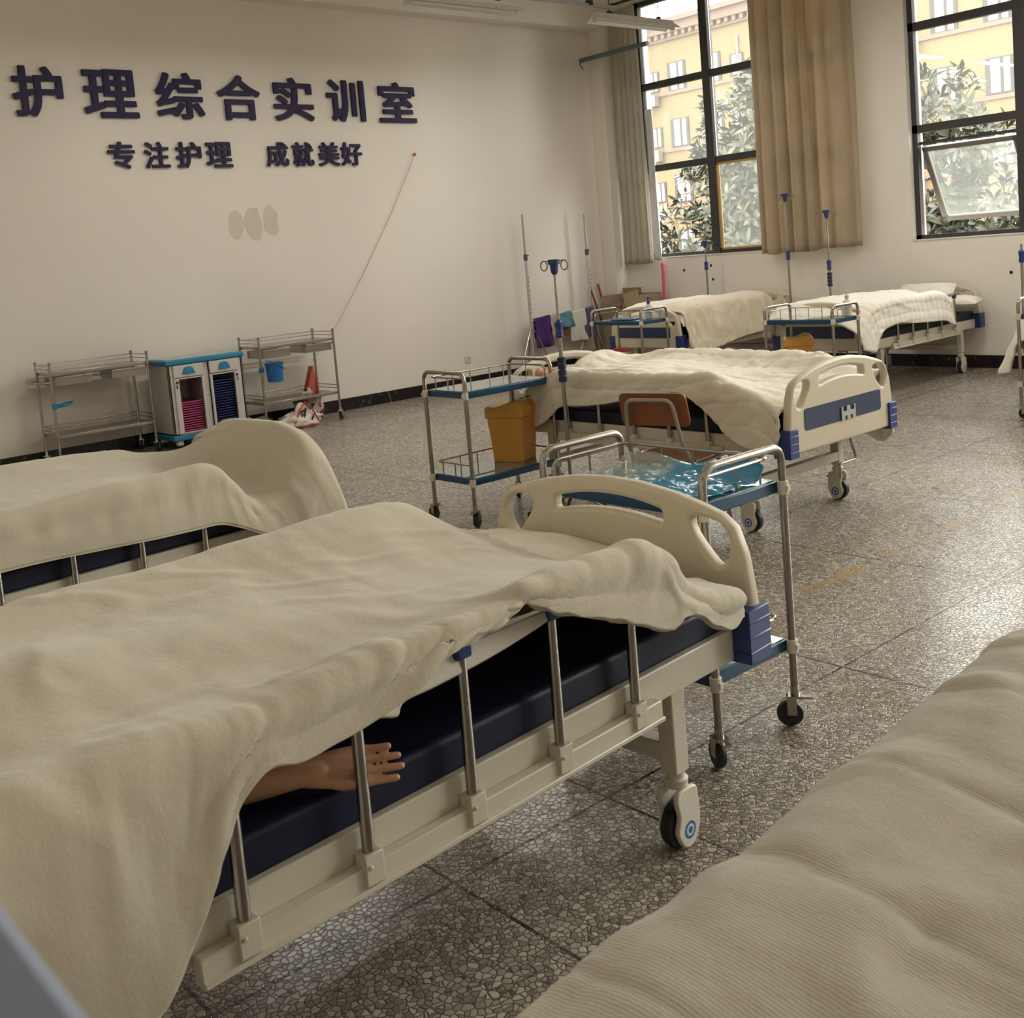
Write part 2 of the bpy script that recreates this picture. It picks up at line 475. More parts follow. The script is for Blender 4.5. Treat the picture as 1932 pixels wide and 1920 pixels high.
def smooth_loop(pts, n=8):
    """closed Catmull-Rom through pts"""
    out = []; k = len(pts)
    P = [Vector((*p, 0)) for p in pts]
    for i in range(k):
        p0, p1, p2, p3 = P[i - 1], P[i], P[(i + 1) % k], P[(i + 2) % k]
        for j in range(n):
            t = j / n
            q = 0.5 * ((2 * p1) + (p2 - p0) * t + (2 * p0 - 5 * p1 + 4 * p2 - p3) * t * t + (3 * p1 - p0 - 3 * p2 + p3) * t ** 3)
            out.append((q.x, q.y))
    return out
def round_poly(pts, r, n=5):
    k = len(pts); out = []
    for i in range(k):
        p = Vector(pts[i]).to_2d(); a = Vector(pts[i - 1]).to_2d() - p; b = Vector(pts[(i + 1) % k]).to_2d() - p
        la, lb = a.length, b.length; a.normalize(); b.normalize()
        rr = r[i] if isinstance(r, (list, tuple)) else r
        d = min(rr, la * .48, lb * .48); q0, q1 = p + a * d, p + b * d
        for j in range(n + 1):
            t = j / n; q = (1 - t) ** 2 * q0 + 2 * t * (1 - t) * p + t * t * q1
            out.append((q.x, q.y))
    return out

# ------------------------------------------------------------------ soft surfaces
def catmull(A, n):
    """A (k, ...) control array -> n samples along axis 0"""
    A = np.asarray(A, float); k = len(A)
    t = np.linspace(0, k - 1, n); i = np.clip(t.astype(int), 0, k - 2); f = (t - i).reshape((-1,) + (1,) * (A.ndim - 1))
    p0, p1, p2, p3 = A[np.maximum(i - 1, 0)], A[i], A[i + 1], A[np.minimum(i + 2, k - 1)]
    return 0.5 * ((2 * p1) + (p2 - p0) * f + (2 * p0 - 5 * p1 + 4 * p2 - p3) * f ** 2 + (3 * p1 - p0 - 3 * p2 + p3) * f ** 3)
def quilt_surface(rows, nu, nv, seed=0, wr=0.006, seams=None, seam_d=0.006, pucker=None, warp=0.0):
    C = np.asarray(rows, float)
    P = catmull(C, nu); P = np.transpose(catmull(np.transpose(P, (1, 0, 2)), nv), (1, 0, 2))
    def normals(P):
        du = np.gradient(P, axis=0); dv = np.gradient(P, axis=1)
        n = np.cross(dv, du); return n / (np.linalg.norm(n, axis=2, keepdims=True) + 1e-9)
    N = normals(P)
    su = np.concatenate([np.zeros((1, nv)), np.cumsum(np.linalg.norm(np.diff(P, axis=0), axis=2), axis=0)])
    sv = np.concatenate([np.zeros((nu, 1)), np.cumsum(np.linalg.norm(np.diff(P, axis=1), axis=2), axis=1)], axis=1)
    D = np.zeros((nu, nv)); of = seed * 17.3
    for i in range(nu):
        for j in range(nv):
            a, b = su[i, j], sv[i, j]
            h = wr * 1.5 * noise.noise((a * 2.4 + of, b * 2.4, of))
            h += wr * 0.9 * noise.noise((a * 6.5 + of, b * 4.0, 3 + of))
            h += wr * 0.45 * noise.noise((a * 17 + of, b * 11.0, 9 + of))
            wa = noise.noise((a * 1.7 + of, b * 1.7, 31.0)); 
            rd = 1 - abs(noise.noise((a * 3.1 + 0.8 * wa + of, b * 5.5 - wa, 5 + of))) * 4.0
            if rd > 0: h += wr * 0.9 * rd
            if seams:
                pa, pb = seams
                wob = 0.02 * noise.noise((a * 3, b * 3, 50 + of))
                da = abs(((a + wob) / pa + .5) % 1 - .5) * pa; db = abs(((b - wob) / pb + .5) % 1 - .5) * pb
                h -= seam_d * (math.exp(-(da / .010) ** 2) + math.exp(-(db / .010) ** 2)) + seam_d * 1.3 * math.exp(-(da * da + db * db) / .024 ** 2)
            if pucker:
                v0, wd, amp, fr = pucker
                e = math.exp(-((j / (nv - 1) - v0) / wd) ** 2)
                if e > .02: h += amp * e * (noise.noise((a * fr + of, b * 3.0, 77)) + 0.6 * noise.noise((a * fr * 2.3, b * 7, 78 + of)))
            D[i, j] = h
    P = P + N * D[..., None]
    return P, normals(P)
def quilt_mesh(P, N, thick):
    nu, nv, _ = P.shape
    i = np.arange(nu)[:, None]; j = np.arange(nv)[None, :]
    su = np.linalg.norm(np.diff(P, axis=0), axis=2).mean(); sv = np.linalg.norm(np.diff(P, axis=1), axis=2).mean()
    d = np.minimum(np.minimum(i, nu - 1 - i) * su, np.minimum(j, nv - 1 - j) * sv)
    r = thick * 1.1
    t = thick * np.sqrt(np.clip(1 - (1 - np.clip(d / r, 0, 1)) ** 2, 0, 1))
    T = P + N * (t / 2)[..., None]; B = P - N * (t / 2)[..., None]
    mb = MB(); mb.v = [tuple(p) for p in T.reshape(-1, 3)]
    idx = {}
    for a in range(nu):
        for b in range(nv):
            if a in (0, nu - 1) or b in (0, nv - 1): idx[a, b] = a * nv + b
            else: idx[a, b] = len(mb.v); mb.v.append(tuple(B[a, b]))
    for a in range(nu - 1):
        for b in range(nv - 1):
            q = a * nv + b
            mb.f.append((q, q + 1, q + nv + 1, q + nv))
            mb.f.append((idx[a, b], idx[a + 1, b], idx[a + 1, b + 1], idx[a, b + 1]))
    return mb
def quilt(name, rows, m, label, cat='quilt', nu=150, nv=130, thick=0.022, piping=None, xf=None, **k):
    if xf is not None: rows = [[tuple(xf @ Vector(p)) for p in r] for r in rows]
    P, N = quilt_surface(rows, nu, nv, **k)
    o = obj(name, quilt_mesh(P, N, thick), m, sharp=180)
    tag(o, label, cat)
    if piping:
        loop = [tuple(p) for p in P[0, ::2]] + [tuple(p) for p in P[1::2, -1]] + [tuple(p) for p in P[-1, ::-2]] + [tuple(p) for p in P[::-2, 0]]
        obj('piping', MB().tube(loop, 0.0055, 6, closed=True), piping, o)
    return o, P
def curtain(name, x0, x1, z0, z1, y, folds, amp, m, label, group, seed=0, gather=0.0, hem=None):
    nu, nv = 40, folds * 14 + 1; rnd = random.Random(seed)
    ph = [rnd.uniform(-.5, .5) for _ in range(folds + 2)]
    P = []
    for i in range(nu):
        t = i / (nu - 1); z = z1 + (z0 - z1) * t; row = []
        for j in range(nv):
            s_ = j / (nv - 1); a = s_ * folds; k = int(a)
            w_ = math.sin(2 * PI * (a + .12 * ph[min(k, folds)] * math.sin(PI * (a - k))))
            am = amp * (0.75 + .5 * ph[k] ) * (0.8 + .35 * t)
            yy = y + am * w_ + .014 * noise.noise((s_ * 5 + seed, t * 3, seed))
            g = gather * (1 - t) ** 2 * 0.5
            xx = x0 + (x1 - x0) * (s_ * (1 - 2 * g) + g) + .022 * math.sin(4 * PI * a) * 0.5 + .02 * noise.noise((s_ * 4, t * 2.2, 9 + seed))
            zz = z + (.02 * noise.noise((s_ * 6, 3, seed)) if i == nu - 1 else 0)
            row.append((xx, yy, zz))
        P.append(row)
    o = obj(name, MB().grid(P), m, sharp=180)
    md = o.modifiers.new('solid', 'SOLIDIFY'); md.thickness = 0.004
    return tag(o, label, 'curtain', group)

# ================================================================== ROOM
XL, YW, ZC, XR = -10.21, 10.79, 4.85, 5.4
struct('floor', MB().box(((XL + XR) / 2, 5.4, -0.06), (XR - XL + .6, 11.6, 0.12)), FLOOR)
struct('ceiling', MB().box(((XL + XR) / 2, 5.4, ZC + .08), (XR - XL + .6, 11.6, 0.16)), CEIL)
struct('wall_left', MB().box((XL - .12, 5.4, ZC / 2), (.24, 11.6, ZC)), WALL)
struct('wall_right', MB().box((XR + .12, 5.4, ZC / 2), (.24, 11.6, ZC)), WALL)
# far wall with four window openings
WINS = [(-9.66, -6.52), (-5.95, -2.55), (-2.15, 1.15), (1.55, 4.95)]
SILL, HEAD = 1.32, 4.56
mb = MB(); TH = 0.30; yc = YW + TH / 2
mb.box(((XL + XR) / 2, yc, SILL / 2), (XR - XL, TH, SILL)); mb.box(((XL + XR) / 2, yc, (HEAD + ZC) / 2), (XR - XL, TH, ZC - HEAD))
edges = [XL] + [e for wn in WINS for e in wn] + [XR]
for a, b in zip(edges[::2], edges[1::2]): mb.box(((a + b) / 2, yc, (SILL + HEAD) / 2), (b - a, TH, HEAD - SILL))
struct('wall_far', mb, WALL_BRIGHT)
# near wall with the corridor window the view is taken through
mb = MB()
mb.box(((XL + XR) / 2, -0.05, 0.66), (XR - XL, .22, 1.32)); mb.box(((XL + XR) / 2, -0.05, (2.7 + ZC) / 2), (XR - XL, .22, ZC - 2.7))
mb.box(((XL - 1.6) / 2, -0.05, 2.01), (-1.6 - XL, .22, 1.38)); mb.box(((1.0 + XR) / 2, -0.05, 2.01), (XR - 1.0, .22, 1.38))
struct('wall_near', mb, WALL)
nw = MB()
nw.box((-.3, -0.02, 1.345), (2.6, .20, .05)); nw.box((-.3, -0.02, 2.68), (2.6, .12, .05))
nw.box((-1.58, -0.02, 2.0), (.05, .12, 1.3)); nw.box((.98, -0.02, 2.0), (.05, .12, 1.3))
struct('window_5', nw, ALU, bevel=.006)
# corner column and beam along the left wall
struct('trim_1', MB().box(((XL - 9.98) / 2, (10.54 + 10.8) / 2, ZC / 2), (-9.98 - XL, .27, ZC)), WALL, bevel=.008)
struct('trim_2', MB().box(((XL - 9.98) / 2, 5.27, (4.29 + ZC) / 2), (-9.98 - XL, 10.54, ZC - 4.29)), WALL, bevel=.008)
struct('baseboard_left', MB().box((XL + .006, 5.3, .065), (.014, 10.5, .13)), MARBLE, bevel=.003)
struct('baseboard_far', MB().box(((XL + XR) / 2 + .12, YW - .006, .065), (XR - XL - .3, .014, .13)), MARBLE, bevel=.003)
# ground outside
gm = mat('outside_paving', (0.30, 0.28, 0.25), 0.9, mottle=.1)
g = obj('ground', MB().box((-15, 45, -1.05), (130, 67.5, .1)), gm); g['kind'] = 'structure'
# corridor floor behind the viewer
struct('floor_corridor', MB().box(((XL + XR) / 2, -1.6, -0.06), (XR - XL, 2.9, .12)), FLOOR)

struct('wall_corridor', MB().box(((XL + XR) / 2, -3.0, ZC / 2), (XR - XL, .2, ZC)), WALL)
struct('ceiling_corridor', MB().box(((XL + XR) / 2, -1.6, 3.3), (XR - XL, 2.9, .12)), CEIL)
struct('wall_corridor_end', MB().box((XL - .1, -1.6, ZC / 2), (.2, 3.0, ZC)).box((XR + .1, -1.6, ZC / 2), (.2, 3.0, ZC)), WALL)

# ---- windows
FY = 10.89
def window(idx, x0, x1, mulls, sash_panes, name_extra=''):
    m_ = MB(); d = .07
    fb = .055
    m_.box(((x0 + x1) / 2, FY, SILL + fb / 2), (x1 - x0, d, fb)); m_.box(((x0 + x1) / 2, FY, HEAD - .03), (x1 - x0, d, .06))
    m_.box((x0 + .035, FY, (SILL + HEAD) / 2), (.07, d, HEAD - SILL)); m_.box((x1 - .035, FY, (SILL + HEAD) / 2), (.07, d, HEAD - SILL))
    for z in (2.465, 3.50): m_.box(((x0 + x1) / 2, FY, z), (x1 - x0, d, .082))
    for x in mulls: m_.box((x, FY, (SILL + HEAD) / 2), (.115, d + .02, HEAD - SILL))
    wo = struct('window_%d' % idx, m_, FRAME)
    xs = [x0 + .07] + [v for x in mulls for v in (x - .058, x + .058)] + [x1 - .07]
    zs = [(SILL + fb, 2.424), (2.506, 3.459), (3.541, HEAD - .06)]
    for c, (a, b) in enumerate(zip(xs[::2], xs[1::2])):
        for r_, (z0, z1) in enumerate(zs):
            typ = sash_panes.get((c, r_), 'glass')
            if typ == 'glass':
                obj('pane', MB().box(((a + b) / 2, FY + .01, (z0 + z1) / 2), (b - a, .005, z1 - z0)), GLASS, wo)
            elif typ == 'brass':
                e = MB(); t_ = .022
                e.box((a + t_ / 2, FY - .01, (z0 + z1) / 2), (t_, .05, z1 - z0)); e.box((b - t_ / 2, FY - .01, (z0 + z1) / 2), (t_, .05, z1 - z0))
                e.box(((a + b) / 2, FY - .01, z0 + t_ / 2), (b - a, .05, t_)); e.box(((a + b) / 2, FY - .01, z1 - t_ / 2), (b - a, .05, t_))
                so = obj('sash', e, BRASS, wo)
                obj('pane', MB().box(((a + b) / 2, FY, (z0 + z1) / 2), (b - a - .03, .005, z1 - z0 - .03)), GLASS2, so)
            elif typ in ('awning', 'open'):
                ang = math.radians(27 if typ == 'awning' else 24); e = MB(); t_ = .05
                top = z1 - .14; hh = top - z0 - .04; ww = b - a - .03; cx_ = (a + b) / 2
                R_ = Matrix.Rotation(ang, 3, 'X'); piv = Vector((cx_, FY + .03, top))
                def ab(mbx, c_, dd): mbx.box(piv + R_ @ Vector(c_), dd, R_)
                ab(e, (-ww / 2 + t_ / 2, 0, -hh / 2), (t_, .045, hh)); ab(e, (ww / 2 - t_ / 2, 0, -hh / 2), (t_, .045, hh))
                ab(e, (0, 0, -t_ / 2), (ww, .045, t_)); ab(e, (0, 0, -hh + t_ / 2), (ww, .045, t_))
                so = obj('sash', e, mat('awning_sash', (.16, .145, .125), .4), wo)
                gl = MB(); ab(gl, (0, 0, -hh / 2), (ww - .06, .005, hh - .06)); obj('pane', gl, GLASS2, so)
                obj('hinge_bar', MB().box((cx_, FY + .02, top + .035), (b - a, .03, .03)), FRAME, wo)
    # white reveal lining
    rv = MB(); rv.box((x0 + .006, YW + .05, (SILL + HEAD) / 2), (.012, .1, HEAD - SILL)); rv.box((x1 - .006, YW + .05, (SILL + HEAD) / 2), (.012, .1, HEAD - SILL))
    rv.box(((x0 + x1) / 2, YW + .04, SILL + .006), (x1 - x0, .1, .012))
    obj('reveal', rv, mat('white_reveal', (.74, .71, .66), .5), wo)
    return wo
window(1, *WINS[0], (-8.56, -7.42), {(0, 0): 'none', (1, 0): 'brass', (2, 0): 'brass'})
window(2, *WINS[1], (-4.80, -3.68), {(0, 0): 'awning', (1, 0): 'open'})
window(3, *WINS[2], (-1.05, 0.05), {})
window(4, *WINS[3], (2.65, 3.8), {})

# ================================================================== HOSPITAL BED
def board_shape():
    def top(y): return .875 - .062 * (abs(y) / .49) ** 2.2
    outer = [(-.49, .435), (-.487, .56), (-.468, .70)]
    ys = [-.44, -.40, -.34, -.25, -.12, 0, .12, .25, .34, .40, .44]
    zs = [.775, .806, .826, .850, .870, .876, .870, .850, .826, .806, .775]
    outer += list(zip(ys, zs)) + [(.468, .70), (.487, .56), (.49, .435)]
    slot = []
    for k in range(13):
        y = -.205 + .41 * k / 12; slot.append((y, .826 - .026 * (y / .2) ** 2))
    for k in range(13):
        y = .205 - .41 * k / 12; slot.append((y, .782 - .022 * (y / .2) ** 2))
    slot = round_poly(slot, .012, 3)
    side = smooth_loop([(.305, .785), (.35, .793), (.40, .778), (.425, .735), (.413, .685), (.385, .665), (.345, .700), (.308, .750)], 5)
    return outer, [slot, side, [(-y, z) for y, z in side][::-1]]
BO, BH = board_shape()
def caster(parent, x, y):
    c = obj('caster', MB().lathe([(.022, .16), (.030, .165), (.032, .185), (.024, .19), (.024, .215)], (x, y, 0)), WHITEM, parent)
    for s in (-1, 1):
        prof = smooth_loop([(-.036, .160), (.030, .162), (.042, .135), (.034, .095), (.045, .055), (.020, .012), (-.018, .010), (-.045, .045), (-.050, .09), (-.046, .13)], 4)
        h = plate('wheel_cover', prof, [], .016, .005, WHITEP, c, Matrix(((1, 0, 0, x), (0, 0, 1, y + s * .026), (0, 1, 0, 0), (0, 0, 0, 1))))
        for (r0, r1, mm, nm) in ((.023, .0, RINGB, 0), (.0155, .0, WHITEP, 1), (.0085, .0, RINGB, 2)):
            obj('badge', MB().cyl((x - .002, y + s * .0335, .053), (x - .002, y + s * (.0345 + nm * .0005), .053), r0, 24), mm, c)
    obj('wheel', MB().lathe([(.045, -.017), (.060, -.014), (.0625, 0), (.060, .014), (.045, .017)], (x, y, .0625), 'Y', 28), RUBBER, c)
    obj('brake_lever', MB().box((x - .045, y, .128), (.045, .03, .012)), RUBBER, c, bevel=.004)
    return c
def make_bed():
    t = thing('hospital_bed', '', 'bed', group='hospital beds')
    f = MB()
    for s in (-1, 1):
        f.box((0, s * .43, .47), (2.02, .035, .085))
        f.box((s * .76, 0, .455), (.045, .84, .05)); f.box((s * .25, 0, .455), (.04, .84, .04))
        f.box((s * .74, 0, .255), (.05, .80, .05))
    obj('frame', f, WHITEM, t, bevel=.004)
    for sx in (-1, 1):
        for sy in (-1, 1):
            obj('leg', MB().box((sx * .74, sy * .405, .32), (.055, .05, .235)), WHITEM, t, bevel=.004)
            caster(t, sx * .74, sy * .405)
    mt = MB().box((0, 0, .548), (1.98, .86, .085))
    obj('mattress', mt, NAVY, t, bevel=.014, segs=3)
    for s in (-1, 1):
        M = Matrix(((0, 0, 1, s * 1.035), (1, 0, 0, 0), (0, 1, 0, 0), (0, 0, 0, 1)))
        bd = plate('head_board' if s < 0 else 'foot_board', BO, BH, .046, .015, IVORY, t, M, 3)
        pn = MB().prism(round_poly([(-.355, .545), (.355, .545), (.355, .655), (-.355, .655)], .02), s * 1.052, s * 1.0615)
        p = obj('panel', pn, PANEL, bd)
        for sy in (-1, 1):
            cb = MB().box((s * 1.02, sy * .465, .495), (.10, .075, .145))
            for k in range(3): cb.box((s * 1.02, sy * .467, .455 + k * .04), (.104, .076, .006))
            obj('corner_bumper', cb, BLUEP, bd, bevel=.008)
        rib = MB().box((s * 1.03, 0, .452), (.03, .86, .03)); obj('lower_lip', rib, IVORY, bd, bevel=.006)
    for s in (-1, 1):
        r = obj('guard_rail', MB().box((0, s * .462, .425), (1.24, .028, .05)).box((0, s * .478, .405), (1.24, .012, .012)), WHITEM, t, bevel=.003)
        obj('top_rail', MB().tube([(-.60, s * .468, .795), (.60, s * .468, .795)], .015, 10), STEEL, r)
        for k in range(5):
            x = -.53 + k * .265
            obj('post', MB().tube([(x, s * .468, .45), (x, s * .468, .79)], .0125, 12), STEEL, r)
            hb = MB().box((x, s * .468, .445), (.042, .034, .06)).cyl((x + .012, s * .486, .452), (x + .012, s * .491, .452), .005, 8)
            obj('hinge_foot', hb, WHITEM, r, bevel=.004)
            obj('hinge_cap', MB().box((x, s * .468, .782), (.042, .032, .05)), BLUEP, r, bevel=.006)
            obj('bolt', MB().cyl((x + .0132, s * .484, .428), (x + .0132, s * .4795, .428), .006, 8), STEELD, r)
    cr = MB().tube(fillet([(.76, .11, .43), (.955, .20, .42), (.965, .245, .285), (.95, .10, .28), (.95, .105, .205)], .02, 4), .0075, 8)
    cr.box((.86, .12, .43), (.16, .05, .05))
    obj('crank', cr, STEELD, t)
    return t
bed = make_bed()
def place_bed(first, loc, rz, label):
    if first:
        bed.location = loc; bed.rotation_euler = (0, 0, rz); bed['label'] = label; return bed
    return dup(bed, loc, rz, label)
R = math.radians
def mx(loc, rz): return Matrix.Translation(loc) @ Matrix.Rotation(rz, 4, 'Z')
bC = place_bed(True, (-2.176, 1.24, 0), R(-86.0), 'ivory hospital bed in the foreground centre, its side rails raised under the large cream quilt')
bM = place_bed(False, (-4.23, 4.98, 0), 0, 'ivory hospital bed standing crosswise mid-room behind the wooden chair, blue panel on its foot end')
bL = place_bed(False, (-4.505, 1.27, 0), R(-85.4), 'hospital bed at the left edge whose far end board is covered over by its quilt')
bR = place_bed(False, (-.27, 1.22, 0), R(-85.6), 'hospital bed nearest the viewer at lower right, hidden under a ribbed cream quilt')
b1 = place_bed(False, (-7.80, 9.65, 0), R(-90), 'hospital bed at the window wall covered with a white cover and a beige quilt')
b2 = place_bed(False, (-5.68, 9.65, 0), R(-90), 'hospital bed under the wall between the two windows, pump bottle standing before its foot')
b3 = place_bed(False, (-3.31, 9.65, 0), R(-90), 'hospital bed cut off by the right edge of the photo')
# card holder on the foot of the crosswise bed
fb = [c for c in bM.children if c.name.startswith('foot_board')][0]
ch = plate('card_holder', [(-.065, .545), (-.065, .615), (-.052, .615), (-.052, .59), (-.018, .59), (-.012, .615), (.012, .615), (.018, .59), (.052, .59), (.052, .615), (.065, .615), (.065, .545), (.035, .545), (.035, .565), (.015, .565), (.015, .545), (-.015, .545), (-.015, .565), (-.035, .565), (-.035, .545)],
           [], .006, .001, mat('grey_clear_holder', (.42, .43, .42), .3), fb, Matrix(((0, 0, 1, 1.066), (1, 0, 0, .03), (0, 1, 0, 0), (0, 0, 0, 1))))
ch['label'] = 'grey plastic card holder'

# ================================================================== QUILTS
# foreground centre quilt
rows = []
for (Y, zf, za, zm, zb, zk, zh, dx) in [
    (.22, .83, .81, .80, .80, .815, .33, .075), (.42, .835, .82, .83, .81, .818, .40, .07), (.55, .836, .825, .845, .81, .83, .47, .06), (.64, .837, .82, .845, .805, .832, .58, .055),
    (.71, .84, .815, .84, .80, .830, .70, .052), (.775, .842, .81, .83, .795, .828, .748, .05), (.84, .842, .81, .82, .79, .832, .74, .05), (.95, .84, .81, .81, .785, .842, .745, .05), (1.05, .838, .81, .80, .785, .852, .762, .05),
    (1.12, .836, .81, .79, .785, .85, .785, .05), (1.20, .838, .80, .785, .785, .846, .812, .045), (1.30, .84, .80, .78, .785, .838, .822, .04), (1.37, .842, .80, .775, .785, .842, .835, .03), (1.41, .844, .80, .775, .785, .858, .84, .018),
    (1.48, .848, .80, .77, .78, .856, .80, .04), (1.60, .85, .80, .76, .77, .853, .755, .05), (1.73, .842, .79, .75, .765, .85, .70, .052), (1.83, .818, .78, .735, .76, .845, .655, .05),
    (1.90, .77, .75, .715, .735, .80, .665, .05), (1.96, .725, .725, .70, .70, .725, .65, .045), (2.04, .69, .70, .675, .67, .675, .60, .035), (2.12, .66, .69, .66, .655, .655, .565, .025), (2.20, .64, .675, .65, .64, .63, .575, .012)]:
    xk = -1.712 - .07 * (Y - 1.8); xf_ = -2.69 - .07 * (Y - 1.8)
    zmid = (zk * .45 + zh * .55)
    rows.append([(xf_ - .045, Y, .55), (xf_ - .04, Y, (zf + .55) / 2 + .05), (xf_, Y, zf), (xf_ + .22, Y, za), (xf_ + .47, Y, zm), (xk - .22, Y, zb), (xk, Y, zk), (xk + dx * .72, Y, zmid), (xk + dx, Y, zh)])
quilt('quilt', rows, QC, 'large cream fleece quilt on the foreground bed, an open hand showing beneath it',
      nu=230, nv=170, thick=.024, seed=1, wr=.0062, pucker=(.80, .10, .0046, 19))
# left quilt, drawn up over the end board
rows = []
for (Y, zf, za, zm, zb, zk, zh, dxf, dx) in [
    (.15, .82, .79, .78, .78, .79, .60, .04, .045), (.6, .825, .80, .79, .78, .79, .62, .04, .045), (1.06, .826, .80, .785, .78, .797, .628, .04, .045), (1.39, .826, .80, .78, .78, .817, .615, .04, .045), (1.60, .82, .79, .77, .775, .815, .605, .04, .05),
    (1.74, .812, .78, .755, .765, .828, .60, .04, .05), (1.86, .80, .765, .73, .745, .822, .595, .04, .05), (1.95, .775, .735, .70, .70, .735, .56, .04, .05), (2.04, .76, .72, .685, .66, .635, .515, .03, .06), (2.14, .75, .735, .71, .68, .66, .475, .02, .075),
    (2.235, .76, .80, .82, .81, .755, .48, .03, .10), (2.30, .80, .865, .885, .875, .815, .48, .04, .115), (2.345, .805, .872, .893, .885, .82, .475, .05, .125), (2.385, .78, .845, .865, .855, .79, .47, .06, .13), (2.415, .68, .72, .74, .73, .70, .46, .06, .13), (2.43, .55, .57, .58, .57, .56, .44, .06, .13)]:
    xk = -3.965 - .08 * (Y - 1.1); xf_ = xk - .93
    rows.append([(xf_ - dxf - .01, Y, .55), (xf_ - dxf, Y, (zf + .55) / 2 + .05), (xf_, Y, zf), (xf_ + .22, Y, za), (xf_ + .46, Y, zm), (xk - .2, Y, zb), (xk, Y, zk), (xk + dx * .75, Y, (zk + zh) / 2), (xk + dx, Y, zh)])
quilt('quilt', rows, QC, 'plain cream quilt pulled over the end board of the bed at the left edge', nu=190, nv=130, thick=.018, seed=2, wr=.0045, piping=mat('cream_piping', (.66, .58, .42), .7), pucker=(.86, .07, .006, 14))
# near right quilt
rows = []
for Y in (.12, .25, .4, .62, .8, 1.03, 1.27, 1.5, 1.75, 2.0, 2.2):
    xk = -.70 - .075 * (Y - .62); b_ = .012 * math.sin(Y * 7)
    e = max(0, Y - 1.75) * .25
    rows.append([(xk + 1.0, Y, .6), (xk + .97, Y, .84), (xk + .75, Y, .835), (xk + .48, Y, .835 - e + b_), (xk + .24, Y, .845 - e), (xk + .08, Y, .862 - e), (xk, Y, .852 - e + b_ * .4), (xk - .05, Y, .80 - e), (xk - .07, Y, .55)])
rows = [r[::-1] for r in rows]
quilt('quilt', rows, QR, 'ribbed cream quilt with tufted seams on the bed nearest the viewer at lower right', nu=220, nv=170, thick=.026, seed=3, wr=.0075, seams=(.27, .26), seam_d=.0028)
# crosswise bed quilt
rows = []
for (X, fh, zf, za, zm, zb, zk, zh) in [
    (-5.13, .62, .74, .845, .79, .66, .70, .56), (-5.08, .60, .765, .85, .81, .66, .72, .46), (-5.0, .60, .785, .80, .79, .67, .745, .475), (-4.93, .60, .80, .765, .765, .69, .775, .50), (-4.85, .60, .815, .765, .77, .73, .81, .55), (-4.76, .60, .828, .78, .785, .795, .82, .61), (-4.6, .60, .83, .80, .805, .805, .822, .622), (-4.4, .60, .83, .79, .80, .805, .822, .645),
    (-4.15, .60, .83, .77, .78, .80, .822, .69), (-3.95, .60, .83, .76, .77, .79, .822, .725), (-3.80, .58, .83, .75, .75, .78, .824, .725), (-3.66, .55, .828, .74, .73, .77, .834, .635), (-3.58, .50, .82, .735, .715, .745, .80, .565), (-3.50, .45, .795, .73, .70, .72, .785, .50),
    (-3.41, .38, .775, .71, .67, .685, .745, .468), (-3.33, .33, .75, .70, .655, .655, .705, .452), (-3.265, .33, .74, .70, .655, .645, .68, .47), (-3.215, .38, .74, .70, .655, .645, .665, .52)]:
    X_ = max(X, -5.07)
    rows.append([(X, 5.53, fh), (X, 5.51, (zf + fh) / 2), (X, 5.46, zf), (X, 5.24, za), (X, 4.98, zm), (X_, 4.72, zb), (X_, 4.505, zk), (X_, 4.475, (zk + zh) / 2), (X_, 4.465, zh)])
quilt('quilt', rows, QM, 'pale quilted cover slumping over the corner of the crosswise bed behind the wooden chair', nu=210, nv=140, thick=.018, seed=4, wr=.009, seams=(.12, .12), seam_d=.004, pucker=(.25, .25, .006, 14))
# bed by the window, left of the curtain: white cover and a beige quilt hanging on its near side
rows = []
for (Y, zf, zm, zk, zh) in [(8.64, .70, .72, .70, .66), (8.75, .80, .85, .79, .64), (9.0, .84, .895, .80, .64), (9.34, .84, .89, .80, .66), (9.59, .84, .90, .80, .66), (9.75, .83, .875, .80, .66), (9.9, .80, .82, .79, .66), (10.1, .74, .74, .75, .64), (10.4, .66, .67, .66, .62), (10.6, .64, .66, .64, .6)]:
    rows.append([(-8.31, Y, .55), (-8.27, Y, zf), (-8.05, Y, (zf + zm) / 2), (-7.8, Y, zm), (-7.55, Y, (zm + zk) / 2 + .01), (-7.34, Y, zk), (-7.31, Y, zh)])
quilt('quilt', rows, QW, 'white rumpled bed cover on the bed left of the curtain, half under a beige quilt', nu=110, nv=80, thick=.016, seed=5, wr=.007, seams=(.11, .11), seam_d=.004)
rows = []
for (Y, zk, zh, dx) in [(8.66, .77, .44, .07), (8.72, .81, .40, .085), (8.88, .835, .39, .07), (9.12, .83, .40, .065), (9.48, .835, .45, .06), (9.85, .845, .475, .055), (10.06, .85, .49, .05), (10.16, .80, .53, .04)]:
    rows.append([(-7.62, Y, zk + .055), (-7.5, Y, zk + .045), (-7.40, Y, zk + .03), (-7.325, Y, zk), (-7.30 + dx * .3, Y, (zk * .6 + zh * .4)), (-7.30 + dx * .7, Y, (zk * .3 + zh * .7)), (-7.30 + dx, Y, zh)])
quilt('quilt', rows, QB, 'beige quilt folded over the side of the bed left of the curtain, hanging in pleats', nu=130, nv=70, thick=.02, seed=6, wr=.007, pucker=(.8, .35, .05, 13))
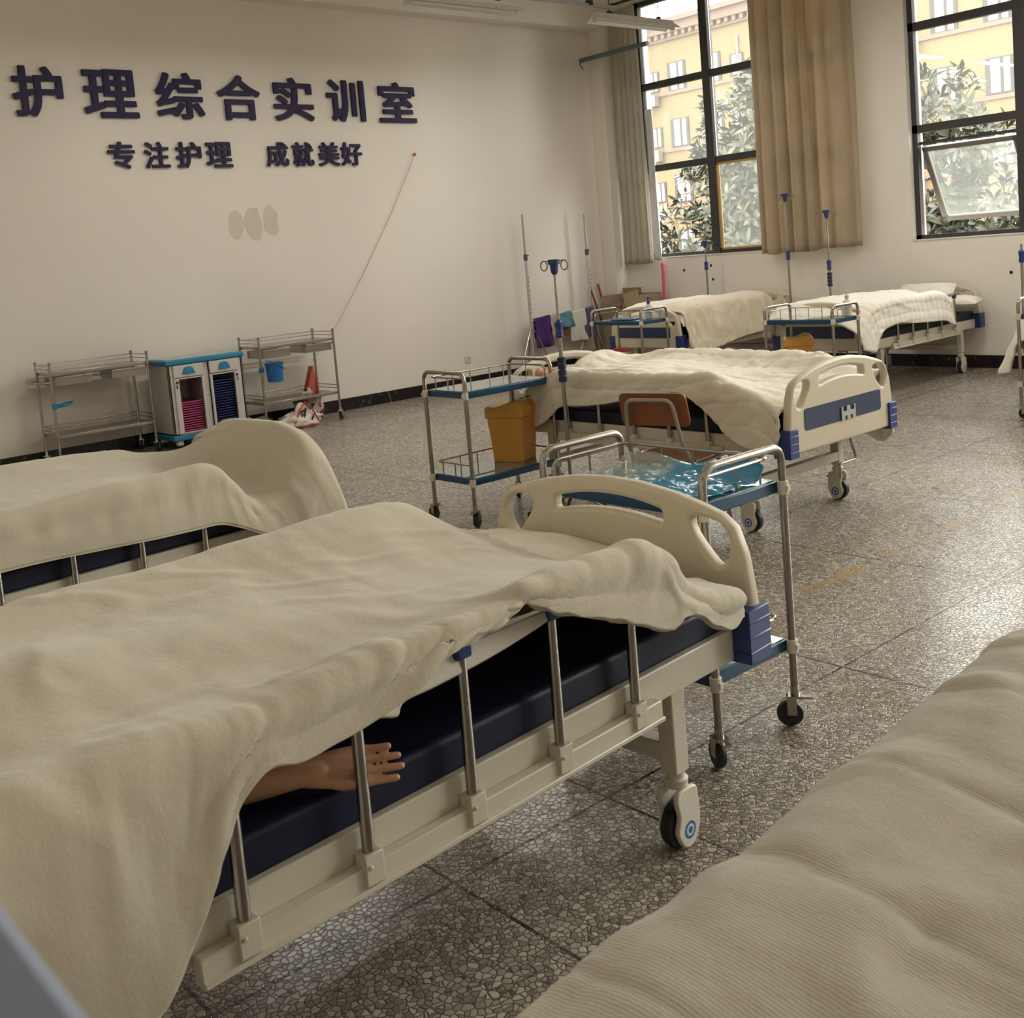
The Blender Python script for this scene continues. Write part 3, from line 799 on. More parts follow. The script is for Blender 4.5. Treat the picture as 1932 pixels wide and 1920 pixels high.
# bed under the pier
rows = []
for (Y, zf, za, zm, zb, zk, zh, dx) in [(8.46, .70, .74, .74, .70, .60, .46, .06), (8.54, .78, .82, .80, .76, .68, .44, .08), (8.62, .80, .86, .83, .79, .76, .44, .08), (8.70, .80, .87, .84, .82, .82, .55, .07), (8.80, .80, .87, .85, .83, .84, .60, .06), (9.05, .80, .87, .86, .84, .85, .635, .055), (9.35, .80, .865, .84, .82, .845, .61, .055),
    (9.65, .80, .865, .84, .82, .84, .59, .055), (9.9, .79, .85, .84, .82, .83, .575, .055), (10.05, .78, .85, .85, .79, .78, .52, .05), (10.12, .76, .84, .86, .76, .70, .51, .04)]:
    rows.append([(-6.20, Y, .56), (-6.15, Y, zf), (-5.95, Y, za), (-5.70, Y, zm), (-5.42, Y, zb), (-5.215, Y, zk), (-5.215 + dx * .6, Y, (zk + zh) / 2), (-5.215 + dx, Y, zh)])
quilt('quilt', rows, QW, 'white puckered quilt on the bed between the windows, trailing off its foot corner', nu=150, nv=100, thick=.018, seed=7, wr=.0075, seams=(.085, .085), seam_d=.0035, piping=mat('cream_piping', (.66, .58, .42), .7))
# pillow on that bed
def pillow(name, loc, size, rz, m, label, tilt=0.0):
    n = 26; P = []; mb_ = MB()
    for s in (1, -1):
        G = []
        for i in range(n):
            r_ = []
            for j in range(n):
                u, v = 2 * i / (n - 1) - 1, 2 * j / (n - 1) - 1
                h = (max(0, 1 - abs(u) ** 2.6) * max(0, 1 - abs(v) ** 2.6)) ** .55
                r_.append((u * size[0] / 2 * (1 - .05 * v * v), v * size[1] / 2 * (1 - .05 * u * u), s * h * size[2] / 2 + (.008 * noise.noise((u * 2, v * 2, 4)) if h > .1 else 0)))
            G.append(r_)
        mb_.grid(G)
    o = obj(name, mb_, m, sharp=180); o.location = loc; o.rotation_euler = (tilt, 0, rz)
    return tag(o, label, 'pillow')
pillow('pillow', (-5.66, 10.42, .775), (.60, .38, .12), .05, SHEET, 'white pillow propped against the head of the bed between the windows', R(34))
pillow('pillow', (-5.30, 10.45, .70), (.40, .30, .12), .2, SHEET, 'white folded pillow at the rail side of the bed head between the windows', R(5))
pillow('pillow', (-2.42, 2.06, .655), (.60, .36, .12), R(4), SHEET, 'cream pillow lying against the end board of the foreground bed')
# bed cut off by the right edge: quilt hanging past its corner
rows = []
for (Y, zk, zh, dx) in [(8.46, .55, .30, .07), (8.55, .70, .27, .19), (8.66, .80, .28, .24), (8.8, .84, .36, .23), (9.1, .85, .50, .15), (9.6, .85, .55, .06), (10.1, .83, .55, .05)]:
    rows.append([(-2.80, Y, .56), (-2.83, Y, .80), (-3.1, Y, zk + .02), (-3.4, Y, zk), (-3.79, Y, zk), (-3.83 - dx * .5, Y, (zk + zh) / 2), (-3.83 - dx, Y, zh)][::-1])
quilt('quilt', rows, QM, 'pale quilt drooping off the corner of the bed at the right edge', nu=90, nv=80, thick=.018, seed=8, wr=.006)
# sheet hanging inside the foreground bed rail
rows = []
for (Y, zt, zb_) in [(.93, .78, .755), (1.0, .79, .725), (1.06, .79, .712), (1.10, .79, .700), (1.12, .79, .722), (1.2, .80, .725), (1.35, .80, .735), (1.5, .80, .755), (1.58, .80, .775)]:
    xk = -1.735 - .07 * (Y - 1.8)
    rows.append([(xk - .1, Y, .79), (xk - .03, Y, zt), (xk - .012, Y, (zt + zb_) / 2), (xk - .005, Y, zb_)])
quilt('bed_sheet', rows, SHEET, 'thin white sheet hanging inside the rail under the foreground quilt', cat='sheet', nu=60, nv=16, thick=.006, seed=9, wr=.004)

# ================================================================== TRAINING MANIKINS
def skin_mesh(name, chains, m, parent=None, sub=2, voxel=0.0025):
    """chains: list of [(point, radius), ...]; the first point of a later chain may equal an earlier point"""
    vs, es, rs, key = [], [], [], {}
    for ch_ in chains:
        prev = None
        for p, r in ch_:
            k = tuple(round(c, 4) for c in p)
            if k not in key: key[k] = len(vs); vs.append(p); rs.append(r)
            i = key[k]
            if prev is not None and prev != i: es.append((prev, i))
            prev = i
    me = bpy.data.meshes.new(name); me.from_pydata(vs, es, []); me.update()
    o = link(name, me, parent); me.materials.append(m)
    md = o.modifiers.new('skin', 'SKIN'); md.use_smooth_shade = True
    for v, r in zip(me.skin_vertices[0].data, rs): v.radius = (r, r) if not isinstance(r, tuple) else r
    seen = set()
    adj = {i: [] for i in range(len(vs))}
    for x_, y_ in es: adj[x_].append(y_); adj[y_].append(x_)
    for i in range(len(vs)):
        if i in seen: continue
        me.skin_vertices[0].data[i].use_root = True
        st_ = [i]
        while st_:
            q = st_.pop()
            if q in seen: continue
            seen.add(q); st_ += adj[q]
    sb = o.modifiers.new('sub', 'SUBSURF'); sb.levels = sub; sb.render_levels = sub
    rm = o.modifiers.new('fuse', 'REMESH'); rm.mode = 'VOXEL'; rm.voxel_size = voxel; rm.use_smooth_shade = True
    sm_ = o.modifiers.new('smooth', 'SMOOTH'); sm_.factor = .5; sm_.iterations = 4
    dg = bpy.context.evaluated_depsgraph_get(); dg.update()
    me2 = bpy.data.meshes.new_from_object(o.evaluated_get(dg)); me2.name = name
    o.modifiers.clear(); o.data = me2
    me2.polygons.foreach_set('use_smooth', [True] * len(me2.polygons))
    return o
def arm_hand(elbow, wrist, tip_dir, up, shoulder, scale=1.0):
    e, w_, sh = Vector(elbow), Vector(wrist), Vector(shoulder); d = Vector(tip_dir).normalized(); u = Vector(up).normalized()
    side = d.cross(u).normalized(); u = side.cross(d)
    pm = w_ + d * .05 * scale; kn = w_ + d * .092 * scale
    ch_ = [[(tuple(sh), .055), (tuple(sh.lerp(e, .5)), .05), (tuple(e), .043), (tuple(e.lerp(w_, .35)), .042), (tuple(e.lerp(w_, .7)), .033), (tuple(w_), (.030, .021)), (tuple(pm), (.040, .017))]]
    L_ = [.066, .078, .073, .056]; off = [.0300, .0100, -.0100, -.0290]
    ch_[0] = ch_[0][:-1] + [(tuple(w_), .026), (tuple(w_ + d * .035), .019)]
    for l, o_ in zip(L_, off):
        b0 = w_ + side * o_ * .40 - d * .03; b1 = kn + side * o_ * scale
        ch_.append([(tuple(b0), .0145), (tuple(b0.lerp(b1, .6) + u * .002), .0150), (tuple(b1 - d * .006), .0122), (tuple(b1 + d * l * .30 + u * .002), .0080), (tuple(b1 + d * l * .85 + u * .006), .0076), (tuple(b1 + d * l + u * .008), .0064)])
    tb = w_ + d * .020 * scale + side * .014 - u * .004
    ch_.append([(tuple(tb), .014), (tuple(tb + d * .030 + side * .013 - u * .006), .0125), (tuple(tb + d * .055 + side * .014 - u * .010), .0105), (tuple(tb + d * .078 + side * .010 - u * .012), .0082)])
    return ch_
mk = thing('training_manikin', 'training manikin under the foreground quilt, only its forearm and open hand showing', 'manikin', (0, 0, 0))
hd = Vector((.13, .19, .0))
ch_ = arm_hand((-1.86, .70, .640), (-1.752, .945, .632), (.082, .165, -.014), (1.0, -.55, .95), (-1.98, .42, .69))
ch_.append([((-1.98, .42, .69), .055), ((-2.12, .42, .69), .10), ((-2.2, .60, .69), .105), ((-2.22, .85, .69), .095), ((-2.24, 1.0, .69), .10)])
ch_.append([((-2.12, .42, .69), .10), ((-2.17, .33, .69), .05)])
for s in (-.09, .09):
    ch_.append([((-2.24, 1.0, .69), .10), ((-2.24 + s, 1.2, .68), .07), ((-2.26 + s, 1.45, .665), .05), ((-2.28 + s, 1.75, .655), .035)])
skin_mesh('body', ch_, SKIN, mk)
mk2 = thing('training_manikin', 'pale training manikin at the head end of the crosswise bed, its arm beside the board', 'manikin', (0, 0, 0))
ch_ = [[((-4.55, 4.88, .70), .085), ((-4.78, 4.88, .70), .085), ((-4.85, 4.75, .72), .055), ((-5.0, 4.70, .765), .050), ((-5.13, 4.63, .775), .052), ((-5.02, 4.60, .77), .038), ((-4.9, 4.585, .765), .03)],
       [((-4.78, 4.88, .70), .085), ((-4.90, 4.87, .70), .045)],
       [((-4.55, 4.88, .70), .085), ((-4.2, 4.9, .69), .09), ((-3.9, 4.95, .67), .07), ((-3.6, 5.0, .65), .045)]]
skin_mesh('body', ch_, SKINM, mk2)
# head turned toward the rail, paper mask over the mouth
hm = MB(); n = 24; G = []
for i in range(n + 1):
    th = PI * i / n; r_ = []
    for j in range(n):
        a = 2 * PI * j / n
        x, y, z = math.sin(th) * math.cos(a), math.sin(th) * math.sin(a), math.cos(th)
        p = Vector((x * .105, y * .078, z * .098))
        if y < -.55 and abs(x) < .35: p.y -= .012 * (1 - abs(z) * 2) if abs(z) < .5 else 0
        if y < -.75 and abs(x + .05) < .2 and abs(z) < .22: p.y -= .018
        r_.append(p + Vector((-5.06, 4.62, .665)))
    r_.append(r_[0]); G.append(r_)
hm.grid(G)
hd_ = obj('head', hm, mat('grey_manikin_skin', (.40, .33, .27), .5), mk2, sharp=180)
obj('eye', MB().lathe([(.004, -.004), (.012, 0), (.004, .004)], (-5.035, 4.552, .69), 'Y', 12), DARK, hd_)
obj('mouth', MB().box((-5.035, 4.551, .635), (.035, .012, .010)), mat('dull_lips', (.16, .06, .06), .5), hd_, bevel=.003)
obj('mask', MB().box((-5.07, 4.556, .605), (.07, .012, .05)), SHEET, hd_, bevel=.005)

# ================================================================== BLUE SHELF TROLLEYS
def small_caster(t, x, y, mt=STEEL, r=.042, seed=0, brake=True, ang=0.0):
    c = MB().cyl((x, y, .10), (x, y, .13), .014, 12); ca, sa = math.cos(ang), math.sin(ang)
    Mr = Matrix.Rotation(ang, 3, 'Z')
    c.box((x, y, .098), (.045, .042, .008), Mr)
    for s in (-1, 1):
        o = Mr @ Vector((.012, s * .017, 0)); c.box((x + o.x, y + o.y, .07), (.03, .003, .06), Mr)
    if brake:
        o = Mr @ Vector((-.035, 0, 0)); c.box((x + o.x, y + o.y, .094), (.034, .024, .006), Mr)
    co = obj('caster', c, mt, t)
    wv = MB().lathe([(r * .6, -.010), (r * .93, -.011), (r, -.004), (r, .004), (r * .93, .011), (r * .6, .010)], (0, 0, 0), 'Y', 24)
    o = Mr @ Vector((.018, 0, 0)); wv.v = [tuple(Mr @ Vector(p) + Vector((x + o.x, y + o.y, r))) for p in wv.v]
    obj('wheel', wv, RUBBER, co)
def make_trolley():
    t = thing('medical_trolley', '', 'trolley', group='blue shelf trolleys')
    hx, hy = .335, .19
    for s in (-1, 1):
        fr = MB().tube(fillet([(s * hx, -hy, .12), (s * hx, -hy, .895), (s * hx, hy, .895), (s * hx, hy, .12)], .055, 7), .0125, 12)
        hp = obj('hoop_leg', fr, STEELD, t)
        for y in (-hy, hy):
            for z in (.765, .26):
                obj('collar', MB().lathe([(.0125, -.022), (.018, -.02), (.018, .02), (.0125, .022)], (s * hx, y, z), 'Z', 14).box((s * (hx + .014), y, z), (.02, .016, .016)), WHITEP, hp)
    for z in (.765, .26):
        sh = MB().box((0, 0, z), (2 * hx - .03, 2 * hy - .01, .038))
        so = obj('shelf', sh, TRAYB, t, bevel=.004)
        obj('shelf_top', MB().box((0, 0, z + .0205), (2 * hx - .045, 2 * hy - .025, .004)), SHELFG, so)
        gr = MB(); zr = z + .095; x_, y_ = hx - .028, hy - .02
        gr.tube(fillet([(-x_, -y_, z + .02), (-x_, -y_, zr), (-x_, y_, zr), (x_, y_, zr), (x_, -y_, zr), (x_, -y_, z + .02)], .035, 5), .0055, 8)
        for (px, py) in ((-x_, 0), (-x_ + .04, y_), (-x_ / 2 + .02, y_), (0, y_), (x_ / 2, y_), (x_ - .04, y_), (x_, 0)):
            gr.tube([(px, py, z + .02), (px, py, zr)], .004, 6)
        obj('guard_rail', gr, STEELD, so)
    k = 0
    for sx in (-1, 1):
        for sy in (-1, 1): small_caster(t, sx * hx, sy * hy, ang=.5 + k * 1.1); k += 1
    return t
tr = make_trolley()
tr.location = (-2.33, 2.585, 0); tr['label'] = 'blue shelf trolley right behind the foreground bed end, crumpled blue plastic on its top'
tr2 = dup(tr, (-5.06, 4.165, 0), R(90), 'blue shelf trolley at the head of the crosswise bed, yellow bin on its lower shelf')
tr3 = dup(tr, (-7.57, 8.12, 0), 0, 'blue shelf trolley in front of the cardboard box, round yellow tub on its lower shelf')
tr4 = dup(tr, (-5.42, 8.08, 0), 0, 'blue shelf trolley with a white pump bottle on top and a yellow bin below')
tr5 = dup(tr, (-3.35, 8.345, 0), 0, 'blue shelf trolley cut off by the right edge of the photo')

# blue plastic film on the near trolley
rows = []
rg = random.Random(4)
P = []
nu, nv = 46, 30
for i in range(nu):
    r_ = []
    for j in range(nv):
        u, v = i / (nu - 1), j / (nv - 1)
        x = -2.62 + .585 * u; y = 2.43 + .315 * v
        h = .785 + .004
        h += .016 * abs(noise.noise((u * 6, v * 4, 2))) * 1.2 + .014 * abs(noise.noise((u * 13, v * 10, 5)))
        h += .05 * max(0, (v - .80) / .20) ** 1.4 * (.75 + .25 * math.sin(u * 9))
        r_.append((x + .02 * noise.noise((u * 4, v * 4, 8)), y + (.02 * noise.noise((u * 5, v * 3, 11)) if 0 < v < .9 else 0), h))
    P.append(r_)
fo = obj('plastic_bag', MB().grid(P), FILM, sharp=180); md = fo.modifiers.new('s', 'SOLIDIFY'); md.thickness = .0015
tag(fo, 'crumpled translucent blue plastic bag spread on the top shelf of the near trolley', 'plastic bag')

# yellow bins
def swing_bin(loc, rz, label, sc=1.0):
    t = thing('waste_bin', label, 'bin', loc, rz)
    b = MB()
    def ring(w_, d, z, n=6):
        return [(x, y, z) for x, y in round_poly([(-w_ / 2, -d / 2), (w_ / 2, -d / 2), (w_ / 2, d / 2), (-w_ / 2, d / 2)], .022 * sc, n)]
    rs = [ring(.185 * sc, .155 * sc, 0), ring(.215 * sc, .185 * sc, .245 * sc)]
    n = len(rs[0]); b.v = rs[0] + rs[1]
    b.f = [tuple(range(n))[::-1]] + [(i, (i + 1) % n, n + (i + 1) % n, n + i) for i in range(n)]
    obj('bin_body', b, YELLOW, t)
    lid = MB(); P_ = []
    w2, d2 = .225 * sc, .195 * sc
    prof = [(-.5, .0), (-.5, .055), (-.43, .068), (-.2, .058), (0, .072), (.2, .09), (.38, .082), (.5, .05), (.5, 0)]
    lid.prism([(u * w2, .235 * sc + v * sc) for u, v in prof], -d2 / 2, d2 / 2, 'Y')
    lo = obj('lid', lid, YELLOW, t, bevel=.008)
    for k in range(4):
        obj('lid_mark', MB().box(((.0 + .035 * k) * sc, 0, (.308 + .011 * k) * sc), (.018 * sc, .035 * sc, .004)), DARK, lo)
    lb = MB()
    for i in range(3):
        lb.tube([(-.105 * sc - .006 + .01 * math.sin(i * 2.1), (-.05 + .03 * i) * sc, .225 * sc), (-.118 * sc, (-.04 + .03 * i) * sc, .19 * sc), (-.103 * sc, (-.045 + .03 * i) * sc, .15 * sc)], .011 * sc, 8)
    obj('bag_liner', lb, mat('yellow_film', (.62, .42, .12), .25), t)
    return t
swing_bin((-5.10, 4.36, .284), R(20), 'yellow swing-lid bin standing on the lower shelf of the trolley left of the crosswise bed', 1.15)
swing_bin((-5.55, 8.07, .284), R(35), 'yellow swing-lid bin on the lower shelf of the trolley between the windows', 1.12)
tb = thing('sharps_tub', 'round yellow tub with a red lid on the lower shelf of a far trolley', 'tub', (-7.72, 8.10, .284))
obj('tub_body', MB().lathe([(.10, 0), (.115, .02), (.122, .17), (.118, .18)], (0, 0, 0), 'Z', 28), YELLOW, tb)
obj('lid', MB().lathe([(.119, .18), (.119, .192), (.06, .20), (.055, .215), (0.001, .216)], (0, 0, 0), 'Z', 28), REDP, tb)
def pump(loc, label, m, cap):
    t = thing('pump_bottle', label, 'bottle', loc)
    obj('bottle_body', MB().lathe([(.030, 0), (.036, .006), (.036, .10), (.030, .125), (.014, .14), (.013, .155)]), m, t)
    obj('pump_head', MB().lathe([(.017, .150), (.017, .172), (.006, .175), (.006, .20), (.013, .202), (.013, .214), (.002, .215)]).tube([(0, 0, .207), (.045, .01, .203)], .005, 8), cap, t)
    return t
pump((-5.12, 8.17, .790), 'white pump bottle on the trolley between the windows', WHITEP, WHITEP)
pump((-7.32, 8.15, .790), 'clear pump bottle with a blue collar on the trolley left of the curtain', mat('frosted_bottle', (.5, .52, .5), .25), BLUEP)
pk = thing('plastic_pouch', 'flat blue plastic pouch lying on the trolley top left of the curtain', 'pouch', (-7.58, 8.08, .7885), .2)
obj('pouch', MB().box((0, 0, .008), (.26, .17, .014)), mat('blue_pouch', (.02, .17, .36), .2, coat=.5), pk, bevel=.006)

# ================================================================== WOODEN CHAIR
def make_chair():
    t = thing('wooden_chair', 'wooden school chair with a grey tube frame before the crosswise bed', 'chair', (-3.70, 4.26, 0), R(14))
    # local: +y is the way the chair faces
    n = 18; P0 = []
    seat = MB(); top = []; 
    for s in (0, 1):
        G = []
        for i in range(n):
            r_ = []
            for j in range(n):
                u, v = 2 * i / (n - 1) - 1, 2 * j / (n - 1) - 1
                k = math.sqrt(1 - .18 * v * v); k2 = math.sqrt(1 - .18 * u * u)
                z = .445 + .012 * u * u - .014 * max(0, v) ** 2 - s * .011
                r_.append((u * .195 * k, v * .185 * k2 + .02, z))
            G.append(r_)
        seat.grid(G)
    ring = [(i, 0) for i in range(n)] + [(n - 1, j) for j in range(1, n)] + [(i, n - 1) for i in range(n - 2, -1, -1)] + [(0, j) for j in range(n - 2, 0, -1)]
    for a, b in zip(ring, ring[1:] + ring[:1]):
        ia, ib = a[0] * n + a[1], b[0] * n + b[1]; seat.f.append((ia, ib, ib + n * n, ia + n * n))
    obj('seat', seat, SEATW, t, sharp=50)
    bk = plate('backrest', round_poly([(-.19, .635), (.19, .635), (.185, .805), (-.185, .805)], .035, 6), [], .014, .004, PLY, t, Matrix(((1, 0, 0, 0), (0, .16, 1, -.235 - .0), (0, 1, 0, 0), (0, 0, 0, 1))))
    for v in bk.data.vertices: v.co.y = -.205 - .22 * (v.co.z - .62) + .10 * v.co.x ** 2 * 4 * .5 + (v.co.y + .235 - .16 * v.co.z) 
    fr = MB()
    fr.tube(fillet([(-.165, .16, .425), (-.165, -.16, .425), (-.150, -.235, .56), (-.125, -.275, .775), (.125, -.275, .775), (.150, -.235, .56), (.165, -.16, .425), (.165, .16, .425)], .05, 6), .0105, 10)
    fr.tube([(-.165, .0, .42), (.165, .0, .42)], .009, 8)
    obj('tube_frame', fr, CHAIRT, t)
    for s in (-1, 1):
        for (y0, y1) in ((.15, .21), (-.12, -.20)):
            lg = obj('leg', MB().tube([(s * .155, y0, .425), (s * .185, y1, .02)], .012, 10), CHAIRT, t)
            obj('foot_cap', MB().tube([(s * .1835, y1 * .99, .035), (s * .185, y1, 0)], .0145, 10), RUBBER, lg)
    return t
make_chair()

# ================================================================== STEEL TROLLEYS, CABINET, BAGS ALONG THE LEFT WALL
def steel_trolley(loc, lx, ly, label, handle=True):
    """local x along the wall, +y toward the wall"""
    t = thing('steel_trolley', label, 'trolley', loc, R(90), 'steel instrument trolleys')
    x, y = lx / 2, ly / 2
    for sx in (-1, 1):
        for sy in (-1, 1):
            pl = obj('post', MB().tube([(sx * x, sy * y, .11), (sx * x, sy * y, .925)], .012, 12).lathe([(.013, .92), (.0145, .925), (.0145, .94), (.006, .945)], (sx * x, sy * y, 0), 'Z', 12), STEEL, t)
            small_caster(t, sx * x, sy * y, CHROME, .045, brake=False, ang=.9 * sx + .3 * sy)
    for z in (.835, .285):
        so = obj('shelf', MB().box((0, 0, z), (lx - .012, ly - .01, .028)), STEEL, t, bevel=.003)
        g_ = MB()
        for dz in (.045, .078):
            g_.tube([(-x, -y, z + dz), (-x, y, z + dz)], .005, 8); g_.tube([(-x, y, z + dz), (x, y, z + dz)], .005, 8); g_.tube([(x, y, z + dz), (x, -y, z + dz)], .005, 8)
        obj('guard_rail', g_, STEEL, so)
    for k, xc in enumerate((-lx * .27, lx * .30)):
        w_ = lx * .36
        dr = MB().box((xc, -.02, .765), (w_, ly - .08, .075)); dr.box((xc, -y + .008, .80), (w_ + .01, .016, .02))
        obj('drawer', dr, STEEL, t, bevel=.003)
    if handle:
        obj('push_handle', MB().tube(fillet([(-x, -y, .77), (-x - .10, -y + .01, .77), (-x - .10, y - .01, .77), (-x, y, .77)], .03, 5), .009, 10), STEEL, t)
    return t
# looking at the wall the local -y side faces the room: rotate so that local +y points to -X
st1 = steel_trolley((-9.94, 3.60, 0), .87, .36, 'steel instrument trolley at the far left with an empty blue ring holder on its leg')
st2 = steel_trolley((-9.83, 5.52, 0), .84, .40, 'steel instrument trolley right of the white cabinet with a blue bucket hung on its leg', handle=False)
# holders are in local coordinates: local x -> world Y, local y -> -world X
rg_ = MB(); rg_.tube([(-.435 + .10 + .075 * math.cos(a), -.18 + .02 + .075 * math.sin(a), .565 + .012 * math.cos(a)) for a in [2 * PI * k / 28 for k in range(28)]], .008, 8, closed=True)
rg_.box((-.43, -.18, .56), (.035, .04, .045)); rg_.box((-.385, -.17, .565), (.07, .02, .025))
hh_ = obj('ring_holder', rg_, CYAN, st1); hh_['label'] = 'blue plastic ring holder'
obj('bucket_clip', MB().box((-.42, -.205, .625), (.04, .045, .05)), BUCKET, st2, bevel=.006)
bu = thing('bucket', 'small blue bucket hung on the leg of the steel trolley beside the cabinet', 'bucket', (-9.58, 5.215, .50))
obj('bucket_body', MB().lathe([(.068, 0), (.075, .006), (.086, .175), (.094, .178), (.094, .186), (.084, .186), (.070, .012)], (0, 0, 0), 'Z', 30), BUCKET, bu)
obj('bail', MB().tube([(.09 * math.cos(a), .09 * math.sin(a), .165 - .05 * math.sin(a / 1.0)) for a in [PI * k / 14 - PI / 2 for k in range(15)]], .004, 8), BUCKET, bu)

cab = thing('tray_cabinet', 'white instrument cabinet with blue top and base holding pink and navy trays', 'cabinet', (-9.84, 4.525, 0), R(90))
cw, cd = .74, .44
bd = MB(); z0, z1 = .135, .785
bd.box((-cw / 2 + .01, 0, (z0 + z1) / 2), (.02, cd, z1 - z0)); bd.box((cw / 2 - .01, 0, (z0 + z1) / 2), (.02, cd, z1 - z0)); bd.box((0, cd / 2 - .01, (z0 + z1) / 2), (cw, .02, z1 - z0))
bd.box((0, 0, z0 + .01), (cw, cd, .02)); bd.box((0, 0, .66), (cw - .04, cd - .03, .012)); bd.box((0, 0, (z0 + z1) / 2), (.05, cd - .02, z1 - z0))
for s in (-1, 1): bd.box((s * (cw / 2 - .03), -cd / 2 + .012, (z0 + z1) / 2), (.06, .024, z1 - z0))
obj('body', bd, CABW, cab, bevel=.004)
obj('top', MB().box((0, 0, .81), (cw + .045, cd + .045, .05)), CYAN, cab, bevel=.012)
obj('top_mat', MB().box((0, .0, .8365), (cw - .04, cd - .05, .004)), mat('pale_top_mat', (.36, .42, .38), .3), cab)
obj('base', MB().box((0, 0, .112), (cw + .03, cd + .03, .05)), CYAN, cab, bevel=.010)
for s in (-1, 1):
    xc = s * .178
    d_ = obj('drawer', MB().box((xc, -cd / 2 - .004, .725), (.292, .024, .115)), CABW, cab, bevel=.005)
    obj('handle', plate('handle_tmp', smooth_loop([(-.055, -.03), (.055, -.03), (.058, -.015), (.035, .032), (-.035, .032), (-.058, -.015)], 4), [], .012, .004, CYAN, None, Matrix()).data and MB().box((xc, -cd / 2 - .022, .70), (.05, .012, .01)), CYAN, d_)
    tmp = [o for o in bpy.data.objects if o.name.startswith('handle_tmp')]
    for o in tmp:
        o.name = 'pull'; o.parent = d_; o.data.transform(Matrix(((1, 0, 0, xc), (0, 0, -1, -cd / 2 - .017), (0, 1, 0, .725), (0, 0, 0, 1))))
    ho, hi_ = (xc - (.100 if s < 0 else .125), xc + (.125 if s < 0 else .100))
    dmb = MB(); yd = -cd / 2 - .004
    dmb.box(((xc - .146 + ho) / 2, yd, .405), (ho - xc + .146, .022, .51)); dmb.box(((xc + .146 + hi_) / 2, yd, .405), (xc + .146 - hi_, .022, .51))
    dmb.box(((ho + hi_) / 2, yd, .1525), (hi_ - ho, .022, .008)); dmb.box(((ho + hi_) / 2, yd, .655), (hi_ - ho, .022, .010))
    dm = obj('door', dmb, CABW, cab, bevel=.002)
    obj('lock', MB().cyl((xc + s * .122, -cd / 2 - .012, .625), (xc + s * .122, -cd / 2 - .03, .625), .011, 14).tube([(xc + s * .125, -cd / 2 - .022, .60), (xc + s * .128, -cd / 2 - .022, .57)], .005, 6), RUBBER, dm)
obj('inner_back', MB().box((-.178, 0, .40), (.27, .36, .004)).box((-.045, -.05, .4), (.004, .3, .48)), mat('cabinet_shadow_grey', (.20, .18, .19), .6), cab)  # dark grey plates, the shade inside the cabinet put into their colour
for sx in (-1, 1):
    for sy in (-1, 1):
        c_ = obj('caster', MB().box((sx * .31, sy * .17, .065), (.055, .05, .05)).cyl((sx * .31, sy * .17, .085), (sx * .31, sy * .17, .09), .02, 12), WHITEP, cab, bevel=.006)
        obj('wheel', MB().lathe([(.02, -.012), (.03, -.011), (.03, .011), (.02, .012)], (sx * .31, sy * .17, .03), 'X', 18), RUBBER, c_)
# trays stacked in the cabinet: world x is -local y
def tray(m, label, group):
    b = MB(); w_, d = .215, .36
    b.box((0, 0, .003), (w_ - .02, d - .02, .004)); b.box((0, -d / 2, .011), (w_, .010, .0085)); b.box((0, d / 2, .011), (w_, .010, .0085)); b.box((-w_ / 2, 0, .011), (.010, d, .0085)); b.box((w_ / 2, 0, .011), (.010, d, .0085))
    o = obj('instrument_tray', b, m, bevel=.003)
    o.rotation_euler = (0, 0, R(90)); return tag(o, label, 'tray', group)
tp = tray(TRAYP, 'pink instrument tray slotted in the left half of the white cabinet', 'pink trays in the cabinet')
tn = tray(TRAYN, 'navy blue instrument tray slotted in the right half of the white cabinet', 'navy trays in the cabinet')
for k in range(13):
    o = tp if k == 0 else tp.copy()
    if k: COL.objects.link(o)
    o.location = (-9.82, 4.525 - .172, .158 + k * .0218)
for k in range(18):
    o = tn if k == 0 else tn.copy()
    if k: COL.objects.link(o)
    o.location = (-9.82, 4.525 + .172, .158 + k * .0245)

# carrier bags under the right steel trolley
def bag_mat():
    m = bpy.data.materials.new('printed_red_white_bag'); m.use_nodes = True
    nt = m.node_tree; b = nt.nodes['Principled BSDF']; b.inputs['Roughness'].default_value = .4
    tc = nt.nodes.new('ShaderNodeTexCoord')
    n1 = nt.nodes.new('ShaderNodeTexNoise'); n1.inputs['Scale'].default_value = 7; n1.inputs['Detail'].default_value = 1
    nt.links.new(tc.outputs['Object'], n1.inputs['Vector'])
    c1 = nt.nodes.new('ShaderNodeValToRGB'); c1.color_ramp.interpolation = 'CONSTANT'
    c1.color_ramp.elements[0].color = (.42, .035, .03, 1)
    for p, c in ((.40, (.62, .56, .50)), (.58, (.035, .015, .03)), (.66, (.5, .06, .04))):
        e = c1.color_ramp.elements.new(p); e.color = (*c, 1)
    c1.color_ramp.elements[-1].color = (.55, .35, .25, 1)
    nt.links.new(n1.outputs['Fac'], c1.inputs[0]); nt.links.new(c1.outputs[0], b.inputs['Base Color'])
    return m
BAGM = bag_mat()
BAGR = mat('red_bag', (.50, .05, .035), .4); BAGW = mat('white_bag_film', (.62, .56, .49), .45)
def blob(c, d, seed, amp, n=26, flat=True):
    mb_ = MB(); G = []
    for i in range(n + 1):
        th = PI * i / n; r_ = []
        for j in range(n):
            a = 2 * PI * j / n; p = Vector((math.sin(th) * math.cos(a), math.sin(th) * math.sin(a), math.cos(th)))
            k = 1 + amp * noise.noise(p * 2.2 + Vector((seed, 0, 0))) + amp * .6 * noise.noise(p * 5 + Vector((0, seed, 0)))
            q = Vector((p.x * d[0] * k, p.y * d[1] * k, p.z * d[2] * k))
            if flat and q.z < -d[2] * .6: q.z = -d[2] * .6
            r_.append(q + Vector(c))
        r_.append(r_[0]); G.append(r_)
    return mb_.grid(G)
